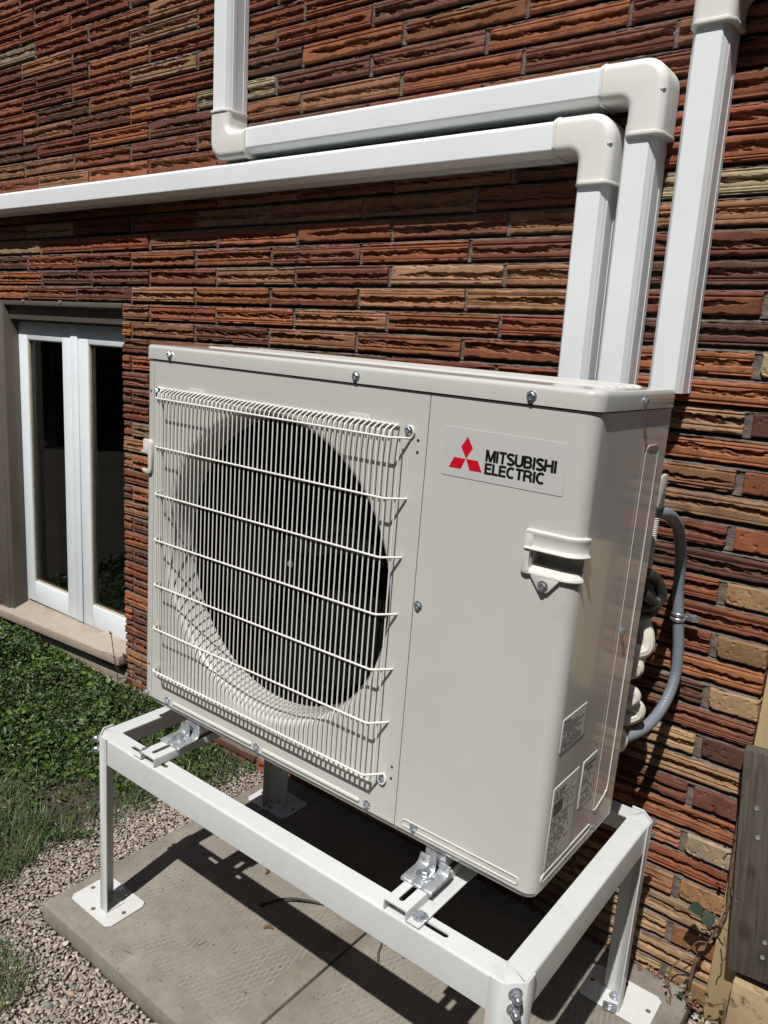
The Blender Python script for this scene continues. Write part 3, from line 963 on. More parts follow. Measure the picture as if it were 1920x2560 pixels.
# handle at the right front corner
cum = [0]
for a, b in zip(spath, spath[1:]): cum.append(cum[-1] + math.hypot(b[0] - a[0], b[1] - a[1]))
def surf(s, off):
    for i in range(len(cum) - 1):
        if s <= cum[i + 1] or i == len(cum) - 2:
            t = (s - cum[i]) / (cum[i + 1] - cum[i])
            a = Vector(spath[i]); b = Vector(spath[i + 1]); p = a.lerp(b, t); d = (b - a).normalized()
            # smooth normal on the bend
            if p.x > .95 - RC and p.y < RC: nn = (p - Vector((.95 - RC, RC))).normalized()
            else: nn = Vector((d.y, -d.x))
            return p + nn * off
S0 = .8665 - .6876; S1 = (.95 - RC - .6876) + RC * math.pi / 2 - .003
def s_sweep(mb, prof, s0, s1, n=22):
    rings = []
    for i in range(n + 1):
        s = s0 + (s1 - s0) * i / n
        rings.append([(*surf(s, o_), z) for z, o_ in prof])
    mb.loft(rings)
handle = MB()
s_sweep(handle, [(.5580, -.001), (.5580, .0045), (.5568, .0066), (.5545, .0070), (.5520, .0062), (.5450, .0050), (.5380, .0050), (.5345, .0062), (.5330, .0082), (.5312, .0090), (.5295, .0080), (.5295, -.001)], S0 + .004, S1)
handle_o = part("handle", handle, 'ivory_plastic', unit, angle=40, label="ivory grip handle wrapped round the right front corner")
mb = MB()
s_sweep(mb, [(.5070, -.012), (.5010, .0030), (.4985, .0056), (.4955, .0062), (.4938, .0050), (.4938, -.001)], S0 + .008, S1 - .004)
part("lower_lip", mb, 'ivory_plastic', handle_o, angle=40)
mb = MB()
mb.prism([(.8668, .5005), (.8680, .4965), (.8720, .4938), (.8800, .4938), (.8800, .5010), (.8785, .5030), (.8785, .5265), (.8800, .5290), (.8815, .5300), (.8815, .5350), (.8815, .5578), (.8745, .5578), (.8705, .5562), (.8685, .5530)], 'y', .001, -.0064)
part("side_bar", mb, 'ivory_plastic', handle_o, bevel=.0016)
mb = MB()
mb.prism([(.8835, .4960), (.9275, .4960), (.9275, .4935), (.9125, .4745), (.9095, .4725), (.9000, .4725), (.8970, .4745), (.8835, .4925)], 'y', .001, -.0058)
part("screw_tab", mb, 'ivory_plastic', handle_o, bevel=.0014)
inst("screw", SCREW, handle_o, (.9045, -.0060, .4825))
mb = MB()
mb.box(.8780, .9480, .0295, .0300, .490, .540).box(.8770, .8785, .002, .0295, .490, .540).box(.8785, .9480, .004, .0295, .5325, .5340).box(.8785, .9480, .0135, .0295, .4975, .4985)
part("grip_pocket", mb, 'ivory_plastic', handle_o)
# left edge handle
mb = MB()
mb.prism([(-.008, .566), (.010, .566), (.0165, .5625), (.0195, .556), (.0195, .507), (.0165, .499), (.010, .4955), (-.006, .4955), (-.012, .5000), (-.012, .5035), (-.004, .5030), (.006, .5035), (.0085, .508), (.0085, .532), (.006, .5365), (-.010, .5365), (-.016, .5385), (-.016, .5415), (-.008, .5425)], 'y', .002, -.006)
part("edge_handle", mb, 'ivory_plastic', unit, bevel=.0015)
# rear service cover lip at the right back edge
mb = MB(); mb.prism(round_rect(.300, .334, .560, .618, .008, 4), 'x', .930, .951)
rc = part("valve_cover", mb, 'ivory_plastic', unit, bevel=.002)
mb = MB(); mb.box(.931, .9515, .302, .316, .548, .5605)
part("cover_slot", mb, 'dark_gap', rc)

# emblem sticker
st = part("brand_sticker", MB().prism(round_rect(.7158, .9152, .6108, .6832, .004, 4), 'y', .0002, -.0007), 'sticker', unit)
mb = MB()
for q in ([(.7580, .6722), (.7679, .6562), (.7579, .6402), (.7481, .6562)], [(.7376, .6394), (.7574, .6394), (.7506, .6236), (.7296, .6236)], [(.7584, .6394), (.7782, .6394), (.7866, .6236), (.7656, .6236)]):
    mb.add([(x, -.0010, z) for x, z in q], [(0, 1, 2, 3)])
part("emblem", mb, 'red_print', st)

# lettering drawn from strokes
def A_(cx, cy, rx, ry, a0, a1, n=10): return [(cx + rx * math.cos(R(a0 + (a1 - a0) * i / n)), cy + ry * math.sin(R(a0 + (a1 - a0) * i / n))) for i in range(n + 1)]
S_CURVE = A_(.34, .735, .245, .185, 20, 270, 12) + A_(.34, .275, .26, .195, 90, -155, 12)
GL = {
 'M': (.86, [[(.09, 0), (.09, 1)], [(.77, 0), (.77, 1)], [(.13, .96), (.43, .02)], [(.73, .96), (.43, .02)]]),
 'I': (.28, [[(.14, 0), (.14, 1)]]),
 'T': (.66, [[(.33, 0), (.33, .92)], [(.02, .915), (.64, .915)]]),
 'S': (.68, [S_CURVE]),
 'U': (.74, [[(.1, 1), (.1, .35)] + A_(.37, .35, .27, .27, 180, 360, 12) + [(.64, .35), (.64, 1)]]),
 'B': (.72, [[(.1, 0), (.1, 1)], [(.1, .915), (.38, .915)] + A_(.38, .72, .21, .195, 90, -90, 8) + [(.1, .525)], [(.38, .525)] + A_(.40, .305, .225, .22, 90, -90, 8) + [(.1, .085)]]),
 'H': (.74, [[(.1, 0), (.1, 1)], [(.64, 0), (.64, 1)], [(.1, .52), (.64, .52)]]),
 'E': (.64, [[(.1, 0), (.1, 1)], [(.1, .915), (.60, .915)], [(.1, .52), (.56, .52)], [(.1, .085), (.62, .085)]]),
 'L': (.58, [[(.1, 0), (.1, 1)], [(.1, .085), (.56, .085)]]),
 'C': (.74, [A_(.39, .5, .30, .425, 48, 312, 18)]),
 'R': (.74, [[(.1, 0), (.1, 1)], [(.1, .915), (.40, .915)] + A_(.40, .70, .22, .215, 90, -90, 8) + [(.1, .485)], [(.40, .47), (.60, .34), (.65, 0)]]),
 'F': (.62, [[(.1, 0), (.1, 1)], [(.1, .915), (.60, .915)], [(.1, .50), (.54, .50)]]),
 'G': (.78, [A_(.39, .5, .30, .425, 48, 330, 18), [(.42, .44), (.68, .44), (.68, .04)]]),
 'A': (.72, [[(.06, 0), (.36, 1)], [(.66, 0), (.36, 1)], [(.18, .30), (.54, .30)]]),
 'N': (.76, [[(.1, 0), (.1, 1)], [(.66, 0), (.66, 1)], [(.12, .96), (.64, .04)]]),
 'W': (.98, [[(.05, 1), (.26, .03)], [(.26, .03), (.49, .97)], [(.49, .97), (.72, .03)], [(.72, .03), (.93, 1)]]),
 '4': (.66, [[(.46, 0), (.46, 1)], [(.42, .96), (.06, .30)], [(.04, .25), (.62, .25)]]),
 '1': (.42, [[(.26, 0), (.26, 1)], [(.08, .80), (.26, .96)]]),
 '0': (.66, [A_(.33, .5, .24, .425, 0, 360, 20)]),
 ' ': (.35, []),
}
def stroke(mb, pts, t, mapf, lvl):
    n = len(pts)
    Lp, Rp = [], []
    for i in range(n):
        a = Vector(pts[max(i - 1, 0)]); b = Vector(pts[i]); c = Vector(pts[min(i + 1, n - 1)])
        d1 = (b - a).normalized() if (b - a).length > 1e-6 else (c - b).normalized()
        d2 = (c - b).normalized() if (c - b).length > 1e-6 else d1
        k = Vector((-d1.y, d1.x)) + Vector((-d2.y, d2.x))
        k = k * (t / max(.35, k.length_squared)) if k.length > 1e-6 else Vector((-d1.y, d1.x)) * t / 2
        Lp.append(b + k); Rp.append(b - k)
    V = [mapf(p.x, p.y, lvl) for p in Lp] + [mapf(p.x, p.y, lvl) for p in Rp]
    mb.add(V, [(i, n + i, n + i + 1, i + 1) for i in range(n - 1)])
def text(mb, s, x0, z0, h, width, place, t=.17):
    tot = sum(GL[c][0] for c in s)
    k = width / (tot * h)
    x = 0
    lv = 0
    for ch in s:
        w, st_ = GL[ch]
        for p in st_:
            lv += 1
            stroke(mb, [(x + a, b) for a, b in p], t, lambda u, v, q: place(x0 + u * h * k, z0 + v * h, q), (lv % 5) * .00002)
        x += w
mb = MB()
front = lambda u, v, q: (u, -.0010 - q, v)
text(mb, "MITSUBISHI", .7905, .6408, .0172, .1115, front, .208)
text(mb, "ELECTRIC", .7905, .6226, .0160, .0960, front, .208)
part("lettering", mb, 'black_print', st, fix=False)

# paper labels on the side face
side = lambda u, v, q: (.9512 + q, u, v)
def small_print(mb, y0, y1, z0, z1, rows, rg, fill=.75):
    dz = (z1 - z0) / rows
    for r in range(rows):
        z = z1 - dz * (r + 1) + dz * .28
        y = y0
        end = y0 + (y1 - y0) * rg.uniform(.55, 1.0)
        while y < end:
            w = rg.uniform(.0018, .0065)
            if rg.random() < fill:
                a, b = y, min(y + w, end)
                mb.add([(.9512, a, z), (.9512, b, z), (.9512, b, z + dz * .42), (.9512, a, z + dz * .42)], [(0, 1, 2, 3)])
            y += w + .0011
rg = random.Random(4)
def label(y0, y1, z0, z1, lab):
    return part("paper_label", MB().prism(round_rect(y0, y1, z0, z1, .0012, 2), 'x', .9500, .9510), 'label', unit, label=lab)
l1 = label(.020, .106, .2320, .2850, "upper white warning label on the side")
mb = MB(); text(mb, "WARNING", .024, .2770, .0036, .022, side, .2)
small_print(mb, .024, .102, .250, .2755, 5, rg, .95); small_print(mb, .024, .102, .2345, .249, 4, rg, .95)
part("small_print", mb, 'grey_print', l1, fix=False)
l2 = label(.128, .184, .0900, .1730, "narrow refrigerant label further back on the side")
mb = MB(); text(mb, "REFRIGERANT", .132, .1585, .0060, .048, side, .2); text(mb, "R410A", .144, .1500, .0060, .024, side, .2)
small_print(mb, .131, .182, .094, .146, 9, rg, .7)
for (a, b, c, d) in ((.130, .182, .1462, .1466), (.130, .182, .1672, .1676), (.130, .1304, .1466, .1672), (.1816, .182, .1466, .1672)):
    mb.add([(.9512, a, c), (.9512, b, c), (.9512, b, d), (.9512, a, d)], [(0, 1, 2, 3)])
part("small_print", mb, 'grey_print', l2, fix=False)
l3 = label(.0205, .111, .0370, .1735, "large white rating label low on the side")
mb = MB()
def tri_logo(cy, cz, s):
    for k in range(3):
        a = R(90 + 120 * k)
        d = (math.cos(a), math.sin(a)); p = (-d[1], d[0])
        pts = [(0, 0), (d[0] * s * .5 + p[0] * s * .29, d[1] * s * .5 + p[1] * s * .29), (d[0] * s, d[1] * s), (d[0] * s * .5 - p[0] * s * .29, d[1] * s * .5 - p[1] * s * .29)]
        mb.add([(.9512, cy + u, cz + v) for u, v in pts], [(0, 1, 2, 3)])
tri_logo(.032, .1605, .0058)
text(mb, "MITSUBISHI", .0415, .1620, .0030, .022, side, .2); text(mb, "ELECTRIC", .0415, .1580, .0028, .018, side, .2)
small_print(mb, .024, .100, .1490, .156, 2, rg, .8)
small_print(mb, .075, .107, .126, .146, 6, rg, .6)
small_print(mb, .024, .107, .060, .120, 13, rg, .6); small_print(mb, .024, .086, .040, .058, 5, rg, .7)
mb.lathe([(.0060, .9512), (.0052, .9512)], (0, .068, .140), 'x', 20, (False, False))
part("small_print", mb, 'grey_print', l3, fix=False)
mb = MB(); mb.prism([(.026, .125), (.058, .125), (.058, .142), (.055, .1465), (.026, .1465)], 'x', .9511, .9513)
part("dark_patch", mb, 'grey_print', l3)

# grille
def bar_y(x):
    """depth of the grille front over the panel"""
    if x < .0645: return -.029
    if x > .657: return 0.0
    if x > .636: return -.029 * (.657 - x) / .021
    return -.029
grille = MB()
grille.tube([(.040, -.0035, .6735), (.632, -.0035, .6735)], .0017, 8)
loops = []
for (sx, z, dz) in ((.657, .656, 1), (.657, .0842, -1), (.038, .656, 1)):
    q = -1 if sx > .3 else 1
    pts = [(sx, -.001, z)] + [(sx + .0035 * -q, -.0015, z + dz * .004), (sx + .0055 * -q, -.0025, z + dz * .010), (sx + .002 * -q, -.0030, z + dz * .0175), (sx + .004 * q, -.0030, z + dz * .0185), (sx + .009 * q, -.0030, z + dz * .014)]
    loops.append(MB().tube(smooth_path(pts, 4), .0019, 8))
GR = part("fan_grille", grille, 'wire', unit, angle=60)
for l_ in loops: part("screw_loop", l_, 'wire', GR, angle=60)
part("bottom_rail", MB().tube([(.040, -.0045, .0610), (.632, -.0045, .0610)], .0017, 8), 'wire', GR, angle=60)
HZ = [.656 - .0953 * i for i in range(7)]
for z in HZ:
    mb = MB()
    pts = [(.0440, .0, z), (.0455, -.004, z), (.0620, -.0272, z), (.0650, -.029, z), (.20, -.029, z), (.45, -.029, z), (.632, -.029, z), (.6355, -.0275, z), (.655, -.004, z), (.657, .0, z)]
    mb.tube(pts, .0019, 8)
    part("horizontal_wire", mb, 'wire', GR, angle=60)
wire_x = [.0535] + [.0660 + i * .01135 for i in range(52)]
proto_path = None
for x in wire_x:
    y = (bar_y(x) if x > .06 else -.0160) + .0034
    f = min(1.0, abs(y) / .0256)
    mb = MB()
    if .038 < x < .636:
        pts = [(x, -.0036, .6765), (x, -.0050, .6745), (x, -.0105 * f - .002, .6722), (x, -.0190 * f, .6690), (x, -.0230 * f, .6660), (x, y * .98, .6620), (x, y, .6560), (x, y, .37), (x, y, .0830), (x, y * .98, .0765), (x, y * .88, .0715), (x, -.0170 * f, .0675), (x, -.0050, .0620), (x, -.0036, .0590)]
    else:
        pts = [(x, y, .6590), (x, y, .37), (x, y, .0815)]
    mb.tube(pts, .00138, 6)
    part("vertical_wire", mb, 'wire', GR, angle=70)
for (x, z) in ((.0310, .6665), (.6515, .6680), (.6545, .0730)):
    inst("screw", SCREW, GR, (x, -.0005, z))
# moulded tabs above the grille
for x in (.148, .551):
    mb = MB()
    mb.prism([(x - .027, .672), (x + .027, .672), (x + .020, .6825), (x - .020, .6825)], 'y', .0005, -.0016)
    part("moulded_tab", mb, 'ivory', unit, bevel=.0006)

# fan behind
mb = MB(); mb.lathe([(.001, .071), (.030, .072), (.048, .078), (.054, .091), (.054, .136)], (fx, 0, fz), 'y', 32, (True, True))
fan = part("fan", mb, 'fan', unit, label="black three-blade fan behind the grille")
for k in range(3):
    mb = MB(); V = []; F = []
    nr, na = 9, 12
    for i in range(nr):
        r = .050 + (.262 - .050) * i / (nr - 1)
        a0 = 120 * k + 25 - 18 * (i / (nr - 1)) ** 1.4; a1 = 120 * k + 100 + 12 * (i / (nr - 1))
        for j in range(na):
            t = j / (na - 1)
            a = R(a0 + (a1 - a0) * t)
            V.append((fx + r * math.cos(a), .082 + .055 * t + .012 * math.sin(t * 3.1), fz + r * math.sin(a)))
    off = len(V)
    V += [(x, y + .003, z) for x, y, z in V]
    for i in range(nr - 1):
        for j in range(na - 1):
            a = i * na + j
            F.append((a, a + 1, a + na + 1, a + na)); F.append((off + a, off + a + na, off + a + na + 1, off + a + 1))
    for i in range(nr - 1):
        for j in (0, na - 1):
            a = i * na + j; F.append((a, a + na, off + a + na, off + a))
    for j in range(na - 1):
        for i in (0, nr - 1):
            a = i * na + j; F.append((a, a + 1, off + a + 1, off + a))
    mb.add(V, F)
    part("fan_blade", mb, 'fan', fan)
inst("screw", SCREW, fan, (fx, .0705, fz))
# feet under the cabinet
for x in (.147, .766):
    mb = MB()
    mb.box(x - .020, x + .020, .012, .300, -.0425, -.0400).box(x - .020, x + .020, .012, .285, -.040, -.012)
    part("mounting_foot", mb, 'galv', unit, bevel=.002)

# ------------------------------------------------------------------ steel stand
stand = thing("equipment_stand", "white steel angle stand with slotted rails carrying the outdoor unit", "stand", (.475, .18, SLAB_TOP))
SX0, SX1, SY0, SY1, SZ = -.037, .987, -.102, .463, -.070
FW, FH, TH, CH = .040, .058, .003, .024
def rail(name_axis, inner_pts, outer):
    pass
def slotted(mb, x0, x1, y0, y1, z0, z1, slots, ends):
    """flat bar along x between x0..x1 with round-ended slots; ends: mitre (dx at y1 side)"""
    xs = [x0, x1]
    for (a, b, c, h) in slots:
        xs += [a + h - h * math.cos(R(t)) for t in (0, 30, 60, 90)] + [b - h + h * math.cos(R(t)) for t in (0, 30, 60, 90)]
    xs = sorted(set(round(x, 6) for x in xs))
    def hole(x):
        for (a, b, c, h) in slots:
            if a - 1e-6 <= x <= b + 1e-6:
                d = 0
                if x < a + h: d = a + h - x
                elif x > b - h: d = x - (b - h)
                w = math.sqrt(max(0, h * h - d * d))
                return c - w, c + w
        return None
    def inslot(xa, xb):
        m_ = (xa + xb) / 2
        return any(a < m_ < b for a, b, c, h in slots)
    for xa, xb in zip(xs, xs[1:]):
        la = x0 if False else xa
        def lim(x, at_y1):
            return x
        cuts = [(y0, y1, y0, y1)]
        if inslot(xa, xb):
            ha = hole(xa); hb = hole(xb)
            cuts = [(y0, ha[0], y0, hb[0]), (ha[1], y1, hb[1], y1)]
        for (a0, a1, b0, b1) in cuts:
            V = [(xa, a0, z0), (xb, b0, z0), (xb, b1, z0), (xa, a1, z0), (xa, a0, z1), (xb, b0, z1), (xb, b1, z1), (xa, a1, z1)]
            if xa == xs[0]:
                V[3] = (xa + ends, a1, z0); V[7] = (xa + ends, a1, z1)
            if xb == xs[-1]:
                V[2] = (xb - ends, b1, z0); V[6] = (xb - ends, b1, z1)
            mb.add(V, [(0, 3, 2, 1), (4, 5, 6, 7), (0, 1, 5, 4), (2, 3, 7, 6), (1, 2, 6, 5), (3, 0, 4, 7)])
def weld(me):
    pass
def rounded_L(mb, axis, a, b, corner, din, mitre):
    """angle iron: top flange inwards, outer web down, rounded fold; ends mitred by `mitre`"""
    # profile in (u inwards, v up) from the outer top corner
    r = .0045
    prof = [(r - r * math.cos(R(t)), -r + r * math.sin(R(t))) for t in (0, 22, 45, 67, 90)]
    prof = [(0, -FH)] + prof + [(FW, 0), (FW, -TH)] + [(TH + r - r * math.sin(R(t)), -TH - r + r * math.cos(R(t))) for t in (0, 45, 90)] + [(TH, -FH)]
    rings = []
    for t, sg in ((a, 1), (b, -1)):
        rg_ = []
        for (u, v) in prof:
            tt = t + sg * mitre * u / FW if mitre else t
            if axis == 'x': rg_.append((tt, corner + din * u, SZ + v))
            else: rg_.append((corner + din * u, tt, SZ + v))
        rings.append(rg_)
    mb.loft(rings)
# front rail: web and fold, with slotted top flange
mb = MB()
r = .0045
prof = [(0, -FH)] + [(r - r * math.cos(R(t)), -r + r * math.sin(R(t))) for t in (0, 22, 45, 67, 90)] + [(.0075, 0), (.0075, -TH), (TH, -.0075), (TH, -FH)]
mb.loft([[(SX0 + CH, SY0 + u, SZ + v) for u, v in prof], [(SX1 - CH, SY0 + u, SZ + v) for u, v in prof]])
slotted(mb, SX0 + CH + .0, SX1 - CH, SY0 + .0075, SY0 + FW, SZ - TH, SZ, [(.812, .856, -.0800, .0050), (.066, .110, -.0800, .0050), (.150, .182, -.0790, .0050)], .018)
rail_f = part("rail", mb, 'steel_white', stand, angle=40)
for (axis, a, b, c, d) in (('x', SX0 + CH, SX1 - CH, SY1, -1), ('y', SY0 + CH, SY1 - CH, SX0, 1), ('y', SY0 + CH, SY1 - CH, SX1, -1)):
    mb = MB(); rounded_L(mb, axis, a, b, c, d, .018)
    part("rail", mb, 'steel_white', stand, angle=40)
# corner gussets closing the mitres, legs, plates
for (cx, cy, sx, sy) in ((SX0, SY0, 1, 1), (SX1, SY0, -1, 1), (SX0, SY1, 1, -1), (SX1, SY1, -1, -1)):
    mb = MB()
    P = [(cx + sx * CH, cy), (cx + sx * .0425, cy + sy * FW), (cx + sx * FW, cy + sy * .0425), (cx, cy + sy * CH)]
    P2 = [(cx + sx * (CH - .002), cy + sy * .0015), (cx + sx * .044, cy + sy * FW), (cx + sx * FW, cy + sy * .044), (cx + sx * .0015, cy + sy * (CH - .002))]
    if sx * sy < 0: P2.reverse()
    mb.prism(P2, 'z', SZ - .0050, SZ - .0006)
    part("gusset", mb, 'steel_white', stand, bevel=.0006)
    o_ = .0032
    arm = .022
    # leg: chamfered angle outside the rails
    outer = [(CH + arm, -o_), (CH - .002, -o_), (-o_, CH - .002), (-o_, CH + arm)]
    inner = [(-o_ + TH, CH + arm), (-o_ + TH, CH - .0008), (CH - .0008, -o_ + TH), (CH + arm, -o_ + TH)]
    leg_p = [(cx + sx * u, cy + sy * v) for u, v in outer + inner]
    if sx * sy < 0: leg_p.reverse()
    mb = MB()
    mb.prism(leg_p, 'z', SLAB_TOP + .0032, SZ + .003)
    # short foot flange bent inwards
    mb.box(min(cx + sx * .004, cx + sx * .046), max(cx + sx * .004, cx + sx * .046), min(cy + sy * .0015, cy + sy * (.042 if sy > 0 else .029)), max(cy + sy * .0015, cy + sy * (.042 if sy > 0 else .029)), SLAB_TOP + .0034, SLAB_TOP + .0060)
    leg = part("leg", mb, 'steel_white', stand, bevel=.0008, seg=1)
    for z in ((-.0830, -.1080) if sy > 0 or sx < 0 else (-.083, -.108)):
        dv = Vector((-sx, -sy, 0)).normalized()
        p = Vector((cx + sx * (CH / 2 - .0026), cy + sy * (CH / 2 - .0026), z))
        inst("acorn_nut", ACORN, leg, p, (0, 0, math.atan2(dv.y, dv.x) + math.pi / 2))
    px, py = cx + sx * .011, cy + (.024 if sy > 0 else .001)
    pw, pd = .074, .0515
    pl = [(px - pw, py - pd + .010), (px - pw + .010, py - pd), (px + pw - .010, py - pd), (px + pw, py - pd + .010), (px + pw, py + pd - .010), (px + pw - .010, py + pd), (px - pw + .010, py + pd), (px - pw, py + pd - .010)]
    mb = MB(); mb.prism(pl, 'z', SLAB_TOP + .0004, SLAB_TOP + .0032)
    bpl = part("base_plate", mb, 'plate_white', stand, bevel=.0008, seg=1)
    for (u, v) in ((-.060, 0), (.060, 0), (0, -.038 * sy)):
        mb = MB(); mb.lathe([(.0052, .0), (.0004, .0)], (px + u, py + v, SLAB_TOP + .0035), 'z', 14, (False, True))
        part("plate_hole", mb, 'wall_core', bpl)
    inst("hex_bolt", BOLT, bpl, (cx + sx * .016, cy + sy * (.018 if sy > 0 else .0125), SLAB_TOP + .0062))
    sq = MB(); sq.prism(round_rect(-.014, .014, -.011, .011, .003, 3), 'z', 0, .0026)
    q_ = (px + .004 * sx, py + sy * (.038 if sy > 0 else .045), SLAB_TOP + .0034)
    wme = sq.mesh('washer', bevel=.0006); wme.materials.append(M['zinc'])
    inst('washer', wme, bpl, q_, (0, 0, .25))
    inst("hex_bolt", BOLT, bpl, (q_[0], q_[1], q_[2] + .0024), (0, 0, .4), (.72, .72, .8))
# cross brackets, clamps and bolts
for (cx, sg) in ((.769, 1), (.144, -1)):
    mb = MB()
    zt = -.0500; hw = .0225; t = .0025
    r = .003
    # profile across x (sg side carries the bolted flange)
    top = [(-hw, -.0680), (-hw, zt - r), (-hw + r * .3, zt - r * .3), (-hw + r, zt), (hw - r, zt), (hw - r * .3, zt - r * .3), (hw, zt - r), (hw, -.0665), (hw + .0015, -.0680 + t), (hw + .0235, -.0680 + t), (hw + .0235, -.0680 + .0002), (hw - t + .001, -.0680 + .0002), (hw - t, -.0665), (hw - t, zt - t - .001), (hw - t - .001, zt - t), (-hw + t + .001, zt - t), (-hw + t, zt - t - .001), (-hw + t, -.0680)]
    # the deck itself is cut so that the slot is a real hole
    y_s = [-.1005, -.088, -.0855, -.0440, -.0415, SY1 - .005]
    web1 = [p for p in top[:3]] + [(-hw + t + .004, zt), (-hw + t + .004, zt - t), (-hw + t + .001, zt - t), (-hw + t, zt - t - .001), (-hw + t, -.0680)]
    web2 = [(hw - t - .004, zt), (hw - r, zt), (hw - r * .3, zt - r * .3), (hw, zt - r), (hw, -.0665), (hw + .0015, -.0680 + t), (hw + .0235, -.0680 + t), (hw + .0235, -.0678), (hw - t + .001, -.0678), (hw - t, -.0665), (hw - t, zt - t - .001), (hw - t - .004, zt - t)]
    for w in (web1, web2):
        P = [(cx + sg * u, v) for u, v in w]
        if sg < 0: P.reverse()
        mb.prism(P, 'y', -.1005, SY1 - .005)
    # deck strip with slots
    hs = .0050
    xa, xb = cx - hw + t + .004, cx + hw - t - .004
    tmp = MB()
    slotted(tmp, -.1005, SY1 - .005, xa, xb, zt - t, zt, [(-.0880, -.0280, cx, hs), (.330, .390, cx, hs)], 0)
    mb.add([(b, a, c) for a, b, c in tmp.v], tmp.f)
    br = part("cross_bracket", mb, 'steel_white', stand, angle=40)
    fxx = cx + sg * (hw + .012)
    inst("hex_bolt", BOLT, br, (fxx, -.0800, -.0654))
    # clamp: galvanised plate with a turned-up back and a tongue
    mb = MB()
    w = .0300
    P = [(-.0445, -.0530), (-.0468, -.0510), (-.0468, -.0475), (-.0445, -.0453), (-.0300, -.0446), (-.0060, -.0446), (.0010, -.0425), (.0050, -.0375), (.0080, -.0290), (.0110, -.0295), (.0085, -.0400), (.0040, -.0465), (-.0040, -.0492), (-.0300, -.0495), (-.0425, -.0500)]
    mb.prism(P, 'x', cx - w, cx - .009); mb.prism(P[:6] + [(-.0020, -.0440), (-.0020, -.0490)] + P[-3:], 'x', cx - .009, cx + .009); mb.prism(P, 'x', cx + .009, cx + w)
    cl = part("mounting_clamp", mb, 'galv', stand, bevel=.0012)
    mb = MB(); mb.prism([(-.0040, -.0446), (-.0015, -.0440), (.0010, -.0410), (.0015, -.0120), (-.0005, -.0120), (-.0010, -.0405), (-.0025, -.0425), (-.0040, -.0432)], 'x', cx - .0065, cx + .0065)
    part("tongue", mb, 'galv', cl, bevel=.0006)
    mb = MB(); mb.lathe([(.0160, -.0446), (.0160, -.0428), (.0148, -.0422)], (cx, -.0195, 0), 'z', 28, (False, True))
    part("washer", mb, 'zinc', cl)
    inst("hex_bolt", BOLT, cl, (cx, -.0195, -.0424), (0, 0, .3), (.95, .95, .95))
    mb = MB(); mb.box(cx - .020, cx + .020, .014, .300, -.0500, -.0430)
    part("rubber_pad", mb, 'rubber', cl)

# ------------------------------------------------------------------ paving slabs
def paver(x0, x1, label_):
    y0, y1 = -.180, .578
    th = thing("paving_slab", label_, "paving slab", ((x0 + x1) / 2, .2, -.56), "concrete pavers under the stand")
    mb = MB()
    mb.box(x0, x1, y0, y1, -.553, SLAB_TOP)
    part("slab", mb, 'concrete', th, bevel=.0045, seg=2)
    bx0, bx1, by0, by1 = x0 + .052, x1 - .052, y0 + .058, y1 - .058
    V = []; F = []
    for ang, pit, cnt in ((104.4, .0112, 0), (67.7, .0125, 0)):
        d = (math.cos(R(ang)), math.sin(R(ang))); nn = (-d[1], d[0])
        cx, cy = (bx0 + bx1) / 2, (by0 + by1) / 2
        for k in range(-75, 76):
            px, py = cx + nn[0] * k * pit, cy + nn[1] * k * pit
            t0, t1 = -9, 9
            for (p, q, lo, hi) in ((px, d[0], bx0, bx1), (py, d[1], by0, by1)):
                a, b = (lo - p) / q, (hi - p) / q
                if a > b: a, b = b, a
                t0 = max(t0, a); t1 = min(t1, b)
            if t1 - t0 < .01: continue
            # worn ridge: broken into lengths of varying height
            n = max(1, int((t1 - t0) / .03))
            for i in range(n):
                a, b = t0 + (t1 - t0) * i / n, t0 + (t1 - t0) * (i + 1) / n
                mx_, my_ = px + d[0] * (a + b) / 2, py + d[1] * (a + b) / 2
                wear = float(vnoise(np.array(mx_ * 9 + 5), np.array(my_ * 9 + ang), 31))
                if ang < 90 and wear < .50: continue
                if wear < .18: continue
                h = .0001 + .0006 * wear
                w = .0010 + .0004 * wear
                o = len(V)
                for t in (a, b):
                    qx, qy = px + d[0] * t, py + d[1] * t
                    for s_, hh in ((-w, -.0003), (-w * .35, h), (w * .35, h), (w, -.0003)):
                        V.append((qx + nn[0] * s_, qy + nn[1] * s_, SLAB_TOP + hh + (.00006 if ang > 90 else 0)))
                F += [(o, o + 1, o + 5, o + 4), (o + 1, o + 2, o + 6, o + 5), (o + 2, o + 3, o + 7, o + 6)]
    # smooth worn rim round the pattern
    mb = MB(); mb.add(V, F)
    part("diamond_ridges", mb, 'ridge', th, smooth=False, kind="stuff", fix=False)
    return th
paver(-.130, .4685, "left concrete paving slab with worn diamond pattern, gravel on its left")
paver(.4735, 1.096, "right concrete paving slab with diamond pattern, nearer the grey plank")

